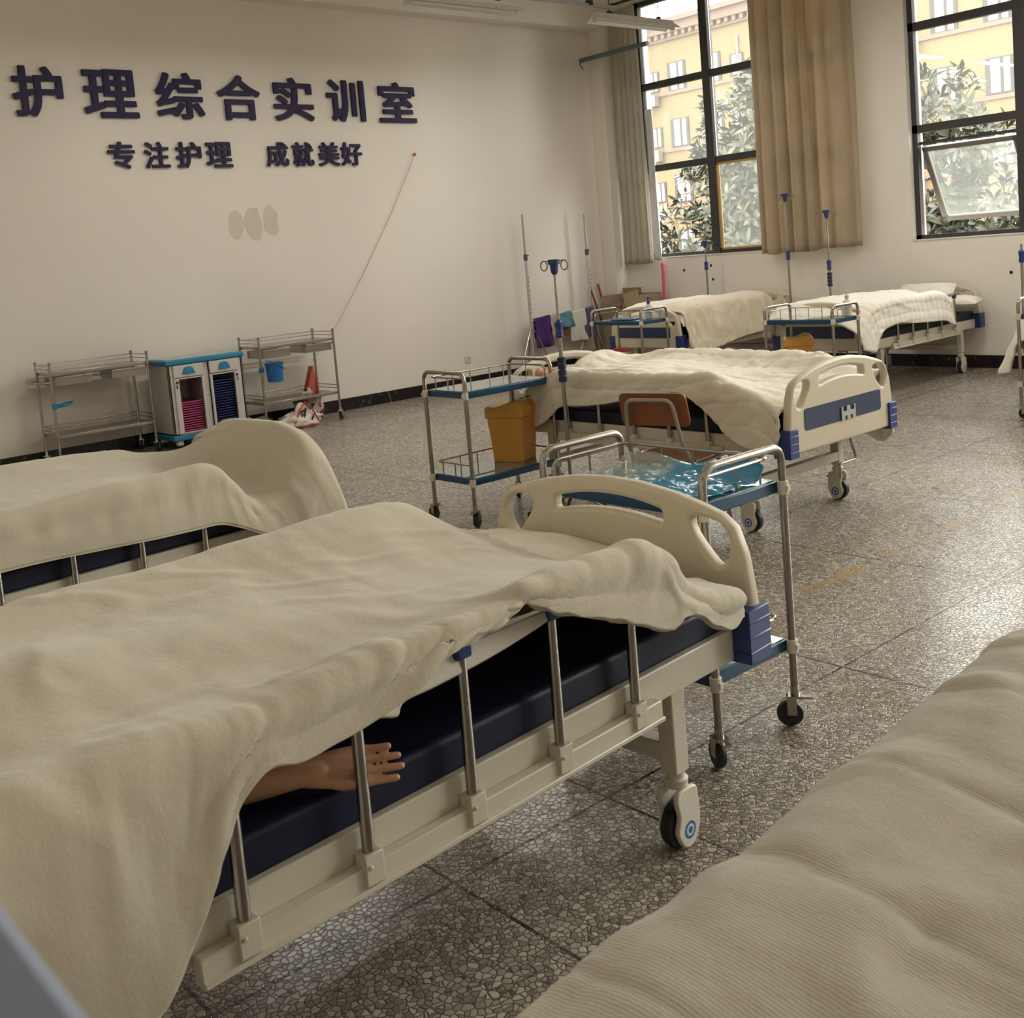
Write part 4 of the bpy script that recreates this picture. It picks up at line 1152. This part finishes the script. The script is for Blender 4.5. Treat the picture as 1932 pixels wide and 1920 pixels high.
bg = thing('carrier_bag', 'red and white carrier bag whose handles hang from the string, under the steel trolley', 'bag', (-9.93, 5.75, 0))
obj('bag_body', blob((0, 0, .115), (.10, .17, .19), 3, .35), BAGM, bg, sharp=180)
hb = MB().prism([(-.09, .10), (.06, .10), (.10, .56), (.075, .565)], -.05, -.045).prism([(-.02, .25), (.13, .27), (.10, .57), (.085, .56)], .0, .005)
obj('handles', hb, mat('orange_red_film', (.60, .16, .10), .4), bg)
obj('strap', MB().tube([(-.02, .09, .56), (.0, .12, .40), (.02, .12, .25), (.03, .13, .14)], .014, 8), mat('red_strap', (.65, .04, .05), .45), bg)
bg2 = thing('carrier_bag', 'crumpled white carrier bag with dark printing and red trim under the steel trolley', 'bag', (-9.66, 5.47, 0))
obj('bag_body', blob((0, 0, .06), (.10, .23, .10), 8, .4), BAGW, bg2, sharp=180)
# upright printed face
pf = MB(); G = []
for i in range(14):
    r_ = []
    for j in range(12):
        u, v = i / 13, j / 11
        r_.append((.085 + .02 * noise.noise((u * 4, v * 3, 2)) - .05 * v, -.10 + .30 * u * (1 - .55 * v) + .05 * v, .01 + .24 * v * (1 - .25 * (2 * u - .9) ** 2)))
    G.append(r_)
pf.grid(G); po = obj('printed_side', pf, BAGW, bg2, sharp=180); md = po.modifiers.new('s', 'SOLIDIFY'); md.thickness = .003
pr = MB()
for (u, v, a, l, wd) in [(.02, .16, .3, .07, .018), (.06, .15, 1.3, .09, .018), (.02, .12, 1.2, .05, .016), (.12, .07, .9, .06, .014), (.14, .10, .9, .05, .012), (.10, .045, .5, .06, .014), (-.02, .05, .2, .06, .014), (.04, .08, 2.0, .05, .013)]:
    x = .098 - .05 * (v / .24); pr.box((x, u - .02, v), (.006, l, wd), Matrix.Rotation(a, 3, 'X'))
obj('printing', pr, mat('navy_print', (.03, .015, .035), .5), bg2)
obj('red_trim', MB().tube([(.09, -.11, .02), (.075, -.03, .17), (.06, .05, .25), (.06, .14, .15), (.085, .19, .02), (.10, .05, .008), (.09, -.11, .02)], .008, 8), BAGR, bg2)
bg3 = tag(obj('carrier_bag', blob((-9.95, 5.05, .05), (.09, .26, .085), 12, .45), BAGM, sharp=180), 'dark red crumpled carrier bag on the floor between the cabinet and the printed bag', 'bag')

# ================================================================== WALL LETTERS
def letters(text, y0, y1, zb, zt, group, row):
    for i, c in enumerate(text):
        if c == ' ': continue
        cu = bpy.data.curves.new('tmp', 'FONT'); cu.body = c; cu.size = 1; cu.extrude = .02; cu.resolution_u = 4; cu.fill_mode = 'BOTH'
        o = curve_obj('wall_letter', cu, LETTER, None, Matrix())
        base = [v.co.copy() for v in o.data.vertices]; fs = [tuple(p.vertices) for p in o.data.polygons]
        mb_ = MB()
        for k in range(13):
            r_ = 0 if k == 12 else .03
            d = Vector((r_ * max(-.72, min(.72, math.cos(PI * k / 6))) * 1.25, r_ * max(-.72, min(.72, math.sin(PI * k / 6))) * 1.0, k * .0016))
            mb_.add([p + d for p in base], fs)
        co = np.array([v[:] for v in mb_.v]); lo, hi = co.min(0), co.max(0)
        ya, yb = y0[i], y1[i]
        sx = (yb - ya) / (hi[0] - lo[0]); sy = (zt - zb) / (hi[1] - lo[1])
        mb_.v = [(XL + .012 + (z + .02) * .35, ya + (x - lo[0]) * sx, zb + (y - lo[1]) * sy) for (x, y, z) in mb_.v]
        bpy.data.objects.remove(o)
        o = obj('wall_letter', mb_, LETTER)
        tag(o, LETTER_LABELS[row][i], 'letter', group)
ORD = ['first', 'second', 'third', 'fourth', 'fifth', 'sixth', 'seventh']
LETTER_LABELS = {0: ['large navy Chinese character %s on the wall, %s in the upper line' % (c, ORD[i]) for i, c in enumerate('护理综合实训室')],
                 1: ['small navy Chinese character %s on the wall, %s in the lower line' % (c, ['first', 'second', 'third', 'fourth', '', '', 'fifth', 'sixth', 'seventh', 'last'][i]) for i, c in enumerate('专注护理  成就美好')]}
bigspan = [(3.29, 3.73), (3.91, 4.42), (4.60, 5.09), (5.235, 5.71), (5.86, 6.33), (6.50, 6.98), (7.165, 7.67)]
letters('护理综合实训室', [a for a, b in bigspan], [b for a, b in bigspan], 3.10, 3.545, 'large wall lettering', 0)
sm = [(4.07, 4.33), (4.42, 4.67), (4.735, 5.0), (5.05, 5.33), None, None, (5.71, 5.97), (6.02, 6.27), (6.33, 6.59), (6.61, 6.88)]
letters('专注护理  成就美好', [a[0] if a else 0 for a in sm], [a[1] if a else 0 for a in sm], 2.633, 2.884, 'small wall lettering', 1)

# ================================================================== SMALL WALL THINGS
cord = thing('cord', 'thin pinkish string slanting down the wall from a nail to the carrier bag', 'string', (XL, 0, 0))
obj('string', MB().tube([(.02, 7.60, 2.75), (.012, 7.36, 2.35), (.015, 7.2, 2.10), (.012, 6.75, 1.45), (.03, 6.35, .95), (.18, 5.90, .60)], .0035, 6), mat('pink_string', (.48, .30, .24), .7), cord)
obj('nail', MB().lathe([(.004, -.02), (.004, .012), (.018, .014), (.018, .022), (.002, .026)], (0, 7.60, 2.75), 'X', 12), REDP, cord)
ou = thing('wall_outlet', 'white square wall socket low on the left wall', 'socket', (XL, 8.12, .34))
obj('plate', MB().box((.006, 0, 0), (.012, .086, .086)), WHITEP, ou, bevel=.004)
obj('plug_holes', MB().box((.0125, 0, .012), (.002, .03, .006)).box((.0125, -.012, -.015), (.002, .005, .014)).box((.0125, .012, -.015), (.002, .005, .014)), RUBBER, ou)
# faded glue stains on the wall
st_ = mat('faded_stain', (.64, .56, .465), .6, mottle=.10, mscale=14)
for k, (y, z, sy, sz) in enumerate([(5.30, 2.06, .085, .15), (5.50, 2.06, .10, .17), (5.70, 2.08, .085, .155)]):
    pts = smooth_loop([(sy * math.cos(a) * (1 + .35 * noise.noise((2 * math.cos(a), 2 * math.sin(a), k * 3.3 + 1))), sz * math.sin(a) * (1 + .35 * noise.noise((2 * math.cos(a), 2 * math.sin(a), k * 5.1 + 7)))) for a in [2 * PI * i / 12 for i in range(12)]], 3)
    o = plate('wall_stain', pts, [], .0016, .0004, st_, None, Matrix(((0, 0, 1, XL + .0012), (1, 0, 0, y), (0, 1, 0, z), (0, 0, 0, 1))))
    tag(o, '%s of the three faded beige glue stains under the small wall lettering' % ['leftmost', 'middle', 'rightmost'][k], 'stain', 'glue stains on the wall')
rd = thing('wall_rod', 'dark blue-grey rod jutting from the left wall near the corner column', 'rod', (XL, 10.40, 3.93))
obj('rod', MB().tube([(0, 0, 0), (1.15, 0, 0)], .03, 14), TUBEB, rd)
obj('hook', MB().tube([(0, -.02, -.03), (.03, -.02, -.09), (.06, -.02, -.12)], .008, 8), STEELD, rd)
for k, (x, z, lb) in enumerate([(-9.05, 1.15, 'under the left window'), (-8.62, 1.19, 'under the left window, near its middle post'), (-8.60, 1.02, 'under the left window, below another hole'), (-4.93, .95, 'right of the bed between the windows'), (-4.78, .18, 'low on the wall at the right')]):
    tag(obj('wall_hole', MB().lathe([(.014, -.004), (.018, -.002), (.018, 0)], (x, YW, z), 'Y', 10), RUBBER), 'small dark hole in the window wall ' + lb, 'hole', 'holes in the window wall')
# hanging fluorescent fittings
LAMP_W = 25
def lamp(y0, y1, label, x=-8.06):
    t = thing('ceiling_lamp', label, 'lamp', (x, (y0 + y1) / 2, 3.87), 0, 'hanging strip lamps'); h = (y1 - y0) / 2
    la = area('lamp_light', (0, 0, -.037), (0, 0, 0), .16, 2 * h - .1, LAMP_W * ((1.25 if x > -5 else .6) if y0 > 8 else 1), (1.0, .96, .89)); la.parent = t  # light added under each fitting to brighten the room; the tubes are unlit
    obj('reflector', MB().prism([(-.11, -.03), (-.035, .03), (.035, .03), (.11, -.03), (.10, -.03), (.03, .018), (-.03, .018), (-.10, -.03)], -h, h, 'Y'), LAMPW, t)
    obj('housing', MB().box((0, 0, .045), (.06, 2 * h - .04, .035)), LAMPW, t, bevel=.004)
    obj('tube', MB().cyl((0, -h + .03, -.02), (0, h - .03, -.02), .013, 12), mat('tube_glass', (.72, .72, .68), .3), t)
    for s in (-1, 1):
        obj('end_cap', MB().box((0, s * (h - .015), -.012), (.05, .03, .05)), LAMPW, t, bevel=.004)
        obj('hanger', MB().tube([(0, s * h * .62, .06), (0, s * h * .62, .93)], .005, 6).box((0, s * h * .62, .075), (.05, .03, .03)), RUBBER, t)
lamp(6.10, 7.40, 'hanging white strip lamp over the wall lettering, cut by the top edge')
lamp(3.70, 5.00, 'hanging white strip lamp nearest the viewer in the wall-side row, above the photo')  # unseen lamp added to brighten the upper left of the wall
lamp(8.45, 9.70, 'hanging white strip lamp in front of the left window')
for x_, nm in ((-4.4, 'middle'), (-0.7, 'right-hand')):  # unseen lamp rows added to brighten the far half of the room
    lamp(6.10, 7.40, 'hanging strip lamp of the %s row, nearer the viewer, above the photo' % nm, x_)
    lamp(8.45, 9.70, 'hanging strip lamp of the %s row, nearer the windows, above the photo' % nm, x_)
ct = thing('conduit', 'grey conduit running between the two hanging strip lamps', 'conduit', (-8.06, 0, 0))
obj('pipe', MB().tube([(0, 1, 4.0), (0, 8.8, 4.0)], .022, 12), mat('grey_conduit', (.34, .34, .33), .45), ct)
obj('hanger', MB().tube([(0, 8.40, 4.0), (0, 8.40, ZC)], .006, 6).box((0, 8.40, 4.02), (.05, .06, .05)), RUBBER, ct)

# ================================================================== CURTAINS
curtain('curtain', -9.93, -9.42, 1.27, 4.50, 10.66, 5, .045, CURT2, 'narrow grey-beige curtain drawn to the left side of the left window', 'window curtains', 3, gather=.18)
curtain('curtain', -7.72, -6.98, 1.29, 4.60, 10.61, 4, .062, CURT, 'wide khaki curtain covering the right side of the left window, left of the narrow one', 'window curtains', 5)
curtain('curtain', -7.06, -6.45, 1.31, 4.60, 10.66, 3, .05, CURT, 'narrow khaki curtain hanging against the pier between the windows', 'window curtains', 8)
tag(curtain('curtain', -9.47, -9.36, 1.30, 3.2, 10.735, 1, .012, LINING, '', None, 9), 'thin white lining strip behind the grey-beige curtain', 'curtain', 'window curtains')
cr_ = thing('curtain_rail', 'dark curtain rail over the left window', 'rail', (0, 0, 0))
obj('rail', MB().tube([(-9.95, 10.68, 4.58), (-6.40, 10.68, 4.58)], .018, 10), FRAME, cr_)

# ================================================================== IV STANDS
def iv_stand(loc, top, label, first=None, joints=(.0,), hooks=True, grip=True, mounted=False):
    t = thing('drip_stand', label, 'drip stand', loc, 0, 'drip stands')
    zj = joints[0]
    obj('pole', MB().tube([(0, 0, .40 if mounted else .12), (0, 0, zj)], .0125, 12).tube([(0, 0, zj), (0, 0, top - .02)], .008, 10), STEELD, t)
    obj('joint', MB().lathe([(.014, zj - .05), (.024, zj - .04), (.021, zj), (.026, zj + .04), (.012, zj + .055)], (0, 0, 0), 'Z', 16), BLUEP, t)
    if grip:
        gz = grip
        g_ = MB()
        for k in range(4): g_.lathe([(.020, gz + k * .037), (.025, gz + k * .037 + .003), (.025, gz + k * .037 + .031), (.020, gz + k * .037 + .034)], (0, 0, 0), 'Z', 16)
        obj('grip', g_, mat('navy_grip', (.012, .018, .06), .4), t)
    if not mounted: obj('head', MB().box((0, 0, top), (.075, .03, .03)).lathe([(.026, top - .01), (.020, top - .06), (.010, top - .075)], (0, 0, 0), 'Z', 14), BLUEP, t, bevel=.004)
    if hooks:
        for s in (-1, 1):
            pts = [(s * .035, 0, top + .005), (s * .075, 0, top + .008)] + [(s * (.085 + .028 * math.sin(a)), 0, top - .02 + .028 * math.cos(a)) for a in [PI * 2 * k / 12 * .9 for k in range(13)]]
            obj('hook', MB().tube(pts, .0042, 8), STEELD, t)
    if mounted:
        obj('bracket', MB().box((.09, 0, .46), (.22, .03, .04)), WHITEM, t)
        return t
    b_ = MB()
    for k in range(5):
        a = 2 * PI * k / 5 + .3; b_.tube([(0, 0, .12), (.10 * math.cos(a), .10 * math.sin(a), .10), (.25 * math.cos(a), .25 * math.sin(a), .045)], .011, 8)
    bo = obj('base', b_, STEELD, t)
    for k in range(5):
        a = 2 * PI * k / 5 + .3; obj('wheel', MB().lathe([(.014, -.01), (.022, -.009), (.022, .009), (.014, .01)], (.25 * math.cos(a), .25 * math.sin(a), .022), 'Y', 12), RUBBER, bo)
    return t
iv_stand((-4.60, 4.345, 0), 1.478, 'nearest steel drip stand, its twin hooks in front of the line of cloths', joints=(1.09,), grip=.785)
iv_stand((-8.42, 10.45, 0), 1.485, 'thin drip stand behind the bed left of the curtain, under the left window', joints=(1.20,), grip=None)
iv_stand((-7.05, 10.15, 0), 1.92, 'tallest drip stand, standing before the wide khaki curtain', joints=(1.27,), grip=None)
iv_stand((-6.42, 9.95, 0), 1.70, 'drip stand with a navy grip before the narrow khaki curtain', joints=(1.15,), grip=.93)
iv_stand((-3.96, 8.86, 0), 1.30, 'thin drip stand without hooks by the bed at the right edge', joints=(1.18,), grip=None, hooks=False, mounted=True)

# poles with a line of washed cloths
def cloth_pole(y, top, label, legs):
    t = thing('telescopic_pole', label, 'pole', (-10.02, y, 0), 0, 'telescopic poles at the left wall')
    obj('lower_tube', MB().tube([(0, 0, .05), (0, 0, 1.48)], .017, 12), mat('pale_pole', (.52, .50, .46), .35, .6), t)
    obj('upper_tube', MB().tube([(0, 0, 1.48), (0, 0, top)], .013, 12), mat('grey_pole', (.40, .38, .35), .35, .6), t)
    obj('clamp', MB().lathe([(.018, 1.44), (.026, 1.45), (.026, 1.51), (.015, 1.52)], (0, 0, 0), 'Z', 14).box((.03, .012, 1.50), (.03, .02, .012)), mat('grey_clamp', (.10, .10, .14), .4), t)
    h_ = MB()
    for k in range(9): h_.box((.0175, .004, .80 + k * .055), (.004, .008, .018))
    obj('height_holes', h_, RUBBER, t)
    lg = MB()
    for k in range(3):
        a = 2 * PI * k / 3 + legs; lg.tube([(0, 0, .62), (.055 * math.cos(a), .055 * math.sin(a), .55), (.17 * math.cos(a), .34 * math.sin(a), .012)], .009, 8)
    obj('tripod_legs', lg, STEELD, t)
    return t
cloth_pole(9.00, 2.0, 'left grey telescopic pole at the left wall, holding one end of the line of cloths', .9)
cloth_pole(10.06, 1.97, 'right grey telescopic pole at the left wall near the corner column', 2.4)
ln = tag(obj('clothes_line', MB().tube([(-10.0, 8.88, .70), (-10.0, 9.4, .725), (-10.0, 10.06, .735)], .004, 6), WHITEP), 'white line strung between the two telescopic poles', 'line')
def cloth(y0, y1, z1, z0, col, label, seed, skew=0.0):
    nu, nv = 22, 18; G = []
    for i in range(nu):
        r_ = []
        for j in range(nv):
            u, v = i / (nu - 1), j / (nv - 1); zt = z1 + .03 * (u - .5)
            z = zt - (zt - z0) * v
            x = -9.985 + .012 * math.sin(u * 9 + seed) * (.3 + v) + .02 * noise.noise((u * 3, v * 2, seed))
            r_.append((x, y0 + (y1 - y0) * u * (1 + .12 * v) + skew * v + .01 * noise.noise((v * 3, u, seed)), z + (.02 * noise.noise((u * 4, 1, seed)) if j == nv - 1 else 0)))
        G.append(r_)
    back = [[(x - .03, y, max(z, z1 - (z1 - z) * .7)) for (x, y, z) in r] for r in G]
    mb_ = MB().grid(G).grid(back)
    o = obj('cleaning_cloth', mb_, mat('cloth_%d' % seed, col, .9, bump=.4, bscale=80), sharp=180); md = o.modifiers.new('s', 'SOLIDIFY'); md.thickness = .004
    return tag(o, label, 'cloth', 'cloths on the line')
cloth(9.03, 9.30, .735, .36, (.055, .012, .11), 'purple cloth hanging on the line at the left wall', 1, .0)
cloth(9.30, 9.43, .745, .49, (.42, .37, .32), 'narrow beige cloth on the line beside the purple one', 2, .0)
cloth(9.43, 9.60, .745, .46, (.17, .045, .045), 'maroon cloth on the line, half covered by a teal cloth', 3, .0)
tag(cloth(9.40, 9.63, .755, .57, (.10, .22, .28), '', 4, .04), 'teal cloth draped over the maroon cloth on the line', 'cloth', 'cloths on the line').location = (.025, 0, 0)
cloth(9.64, 9.90, .76, .37, (.55, .54, .46), 'pale cream towel hanging in folds in the middle right of the line', 5, .0)
cloth(9.88, 10.06, .77, .39, (.075, .065, .12), 'dark blue-grey cloth at the right end of the line', 6, .0)

# ================================================================== CORNER THINGS
cb = thing('cardboard_box', 'open cardboard box standing in the corner under the left window', 'box', (-9.62, 10.40, 0))
b_ = MB(); w_, d_, h_ = .66, .42, .90
for (c, s_) in (((-w_ / 2, 0, h_ / 2), (.006, d_, h_)), ((w_ / 2, 0, h_ / 2), (.006, d_, h_)), ((0, -d_ / 2, h_ / 2 - .05), (w_, .006, h_ - .1)), ((0, d_ / 2, h_ / 2), (w_, .006, h_)), ((0, 0, .005), (w_, d_, .01))): b_.box(c, s_)
obj('box_walls', b_, CARD, cb)
obj('flap', MB().box((w_ / 2 - .13, -d_ / 2 - .01, .86), (.25, .006, .17), Matrix.Rotation(R(-12), 3, 'Y')), mat('cardboard_light', (.40, .31, .20), .85), cb)
obj('flap', MB().box((-w_ / 4, d_ / 2 - .01, .93), (w_ / 2, .006, .08)), CARD, cb)
pt = MB(); rgp = random.Random(2)
for k in range(7): pt.box((-.2 + k * .035, -d_ / 2 - .004, .755), (.022, .002, .022))
for k in range(5): pt.box((.08 + k * .03, -d_ / 2 - .004, .755), (.018, .002, .020))
pt.box((.02, -d_ / 2 - .004, .755), (.02, .002, .06))
obj('print', pt, mat('brown_print', (.10, .06, .04), .8), cb)
tag(obj('broom_handle', MB().tube([(-9.22, 10.55, .02), (-9.32, 10.70, 1.22)], [.016, .019], 10).lathe([(.022, -.03), (.024, .02), (.012, .05)], (-9.322, 10.703, 1.22)), mat('pink_handle', (.62, .08, .16), .4)), 'pink broom handle leaning on the window wall beside the cardboard box', 'broom handle')
tag(obj('mop_handle', MB().tube([(-10.02, 10.50, .02), (-10.16, 10.36, 1.05)], .015, 10), mat('red_handle', (.36, .035, .03), .4)), 'taller red mop handle leaning in the corner by the column', 'mop handle')
tag(obj('mop_handle', MB().tube([(-10.00, 10.42, .02), (-10.16, 10.22, .99)], .013, 10), mat('red_brown_handle', (.22, .04, .035), .45)), 'shorter dull red mop handle beside the taller one in the corner', 'mop handle')

# ================================================================== OUTSIDE
bl = thing('yellow_building', 'yellow brick building with a pink cornice seen through the windows', 'building', (0, 52, 0))
def facade_mat():
    m = bpy.data.materials.new('yellow_brick'); m.use_nodes = True
    nt = m.node_tree; b = nt.nodes['Principled BSDF']; b.inputs['Roughness'].default_value = .85
    tc = nt.nodes.new('ShaderNodeTexCoord'); mp = nt.nodes.new('ShaderNodeMapping'); mp.inputs['Rotation'].default_value = (PI / 2, 0, 0)
    nt.links.new(tc.outputs['Object'], mp.inputs[0])
    br = nt.nodes.new('ShaderNodeTexBrick'); br.inputs['Scale'].default_value = 3.2; br.inputs['Mortar Size'].default_value = .025
    br.inputs['Color1'].default_value = (.165, .118, .060, 1); br.inputs['Color2'].default_value = (.155, .108, .052, 1); br.inputs['Mortar'].default_value = (.172, .132, .078, 1)
    nt.links.new(mp.outputs[0], br.inputs['Vector']); nt.links.new(br.outputs['Color'], b.inputs['Base Color'])
    return m
obj('wall', MB().box((-25, .5, 6.4), (80, 1.0, 15.1)), facade_mat(), bl)
PINK = mat('pink_stone', (.15, .098, .080), .8)
for z in (6.87, 10.22, 3.55): obj('band', MB().box((-25, -.06, z), (80, .12, .2)), PINK, bl)
co = MB().box((-25, -.10, 13.35), (80, .25, .18)).box((-25, -.28, 13.90), (80, .6, .5)).box((-25, -.42, 14.28), (80, .9, .28))
for k in range(150): co.box((-64 + k * .52, -.24, 13.56), (.24, .4, .34))
obj('cornice', co, PINK, bl)
OG = mat('office_glass', (.22, .25, .24), .12, spec=.8); OD = mat('dark_reveal', (.045, .042, .04), .7)
def far_window(x, z, w_, h_, ac=False):
    o = obj('window', MB().box((x + w_ / 2, -.02, z + h_ / 2), (w_, .08, h_)), OD, bl)
    obj('pane', MB().box((x + w_ * .36, -.065, z + h_ / 2), (w_ * .34, .02, h_ - .12)).box((x + w_ * .76, -.065, z + h_ / 2), (w_ * .22, .02, h_ - .12)), mat('curtained_pane', (.17, .172, .155), .3), o)
    return o
nac = 0
for base in (-45.5, -37.2, -28.86, -20.5):
    for fl in range(4):
        zt = 11.98 - 3.3 * fl
        far_window(base, zt - 1.55, .95, 1.2)
        far_window(base + 1.65, zt - 1.67, 1.36, 1.67); far_window(base + 4.25, zt - 1.67, 1.36, 1.67)
        far_window(base + 6.25, zt - 1.55, .95, 1.2)
        if fl < 3 and base in (-45.5, -28.86):
            a = thing('air_conditioner', 'white air conditioner on the yellow building, %s, seen through the %s' % (['top floor', 'second floor down', 'third floor down'][fl], {-45.5: 'left window', -28.86: 'right window'}[base]), 'air conditioner', (base + .48, 51.62, zt - 2.42))
            obj('case', MB().box((0, 0, .33), (1.0, .38, .66)), mat('ac_white', (.17, .165, .15), .5), a, bevel=.02)
            obj('fan_grille', MB().lathe([(.27, -.20), (.27, -.215), (.03, -.215)], (-.12, 0, .33), 'Y', 24), mat('ac_grey', (.11, .107, .10), .6), a)
            obj('bracket', MB().box((-.35, .1, -.03), (.05, .55, .05)).box((.35, .1, -.03), (.05, .55, .05)), OD, a)
obj('drainpipe', MB().tube([(-38.6, -.12, 5.5), (-38.6, -.12, 12.6)], .06, 8), mat('pale_pipe', (.2, .19, .165), .6), bl)

# magnolia trees
LEAF = None
def leaf_mat(name, c0, c1, c2):
    m = bpy.data.materials.new(name); m.use_nodes = True
    nt = m.node_tree; b = nt.nodes['Principled BSDF']; b.inputs['Roughness'].default_value = .35
    ge = nt.nodes.new('ShaderNodeNewGeometry')
    cr = nt.nodes.new('ShaderNodeValToRGB'); cr.color_ramp.elements[0].color = (*c0, 1); cr.color_ramp.elements[1].color = (*c2, 1)
    e = cr.color_ramp.elements.new(.55); e.color = (*c1, 1)
    nt.links.new(ge.outputs['Random Per Island'], cr.inputs[0]); nt.links.new(cr.outputs[0], b.inputs['Base Color'])
    b.inputs['Transmission Weight'].default_value = 0.0
    return m
LEAFM = leaf_mat('magnolia_leaf', (.026, .032, .020), (.046, .052, .032), (.085, .09, .042))
BARK = mat('bark', (.07, .055, .042), .9)
def leaf(mb_, p, d, up, L_, w_):
    d = d.normalized(); s = d.cross(up)
    s = s.normalized() if s.length > 1e-4 else d.orthogonal().normalized()
    n = s.cross(d)
    o = len(mb_.v)
    sh = [(0, 0), (.3, .42), (.62, .5), (.88, .24), (1, 0)]
    for t, k in sh:
        c = p + d * L_ * t - n * L_ * .14 * t * t
        if k == 0: mb_.v.append(tuple(c))
        else:
            mb_.v.append(tuple(c + s * w_ * k + n * w_ * .16 * k)); mb_.v.append(tuple(c)); mb_.v.append(tuple(c - s * w_ * k + n * w_ * .16 * k))
    mb_.f += [(o, o + 2, o + 1), (o, o + 3, o + 2), (o + 1, o + 2, o + 5, o + 4), (o + 2, o + 3, o + 6, o + 5), (o + 4, o + 5, o + 8, o + 7), (o + 5, o + 6, o + 9, o + 8), (o + 7, o + 8, o + 10), (o + 8, o + 9, o + 10)]
def tree(loc, blobs, n, label, seed, trunk_h=2.5):
    rn = random.Random(seed)
    t = thing('magnolia_tree', label, 'tree', loc, 0, 'trees outside the windows')
    fol = MB(); br = MB(); L0 = Vector(loc)
    br.tube([(0, 0, -1.0), (.05, .03, trunk_h * .5), (0, 0, trunk_h)], [.12, .10, .05], 8)
    for (bx, by, bz, rx, ry, rz) in blobs:
        c = Vector((bx, by, bz)) - L0
        br.tube([(0, 0, max(.2, min(trunk_h - .5, c.z - rz))), tuple(c * .7 + Vector((0, 0, c.z * .2))), tuple(c)], [.05, .03, .012], 6)
        for k in range(int(n * rx * rz * 1.0)):
            v = Vector((rn.gauss(0, 1), rn.gauss(0, 1), rn.gauss(0, 1))).normalized() * rn.uniform(.45, 1.0) ** .5
            tip = c + Vector((v.x * rx, v.y * ry, v.z * rz)); ax = (v + Vector((0, 0, .55))).normalized()
            st0 = tip - ax * .22
            br.tube([tuple(st0), tuple(tip)], [.007, .004], 4, cap=False)
            m_ = rn.randint(6, 9)
            for q in range(m_):
                a = 2 * PI * q / m_ + rn.uniform(-.3, .3); o1 = ax.orthogonal().normalized(); o2 = ax.cross(o1)
                d = (o1 * math.cos(a) + o2 * math.sin(a)) * rn.uniform(.7, 1.1) + ax * rn.uniform(.15, .9)
                leaf(fol, tip - ax * rn.uniform(0, .14), d, ax, rn.uniform(.15, .25), rn.uniform(.05, .075))
    obj('foliage', fol, LEAFM, t, sharp=180); obj('branches', br, BARK, t)
    return t
tree((-10.6, 14.3, -1.0), [(-10.55, 14.3, 3.1, .95, .7, 1.0), (-11.0, 14.3, 2.3, 1.0, .7, .9), (-10.3, 14.4, 2.1, 1.2, .8, 1.0), (-11.4, 14.0, 1.6, .8, .6, .55), (-10.5, 14.3, 1.2, 1.3, .8, .8), (-9.6, 14.4, 1.6, .9, .7, .9), (-10.2, 14.3, 3.85, .4, .4, .5)],
     120, 'broad-leaved evergreen tree outside the left window', 3, 3.4)
tree((-7.4, 14.6, -1.0), [(-7.9, 14.5, 3.0, .5, .5, .7), (-7.35, 14.5, 2.9, .5, .5, .75), (-6.95, 14.5, 2.45, .5, .5, .45), (-7.6, 14.5, 2.0, .8, .6, .7), (-7.7, 14.3, 1.3, .9, .6, .7), (-6.9, 14.5, 1.5, .9, .6, .7), (-6.2, 14.6, 1.4, .7, .6, .65), (-8.2, 14.3, 3.3, .35, .35, .55), (-5.6, 14.7, 1.9, .5, .5, .6)],
     120, 'broad-leaved evergreen tree outside the right window, behind the tilted sash', 5, 3.0)

for o in bpy.data.objects:
    if o.type == 'MESH' and not o.name.startswith(('quilt',)) and 'category' not in o and o.parent is None and o.get('kind') is None:
        o['kind'] = 'structure'
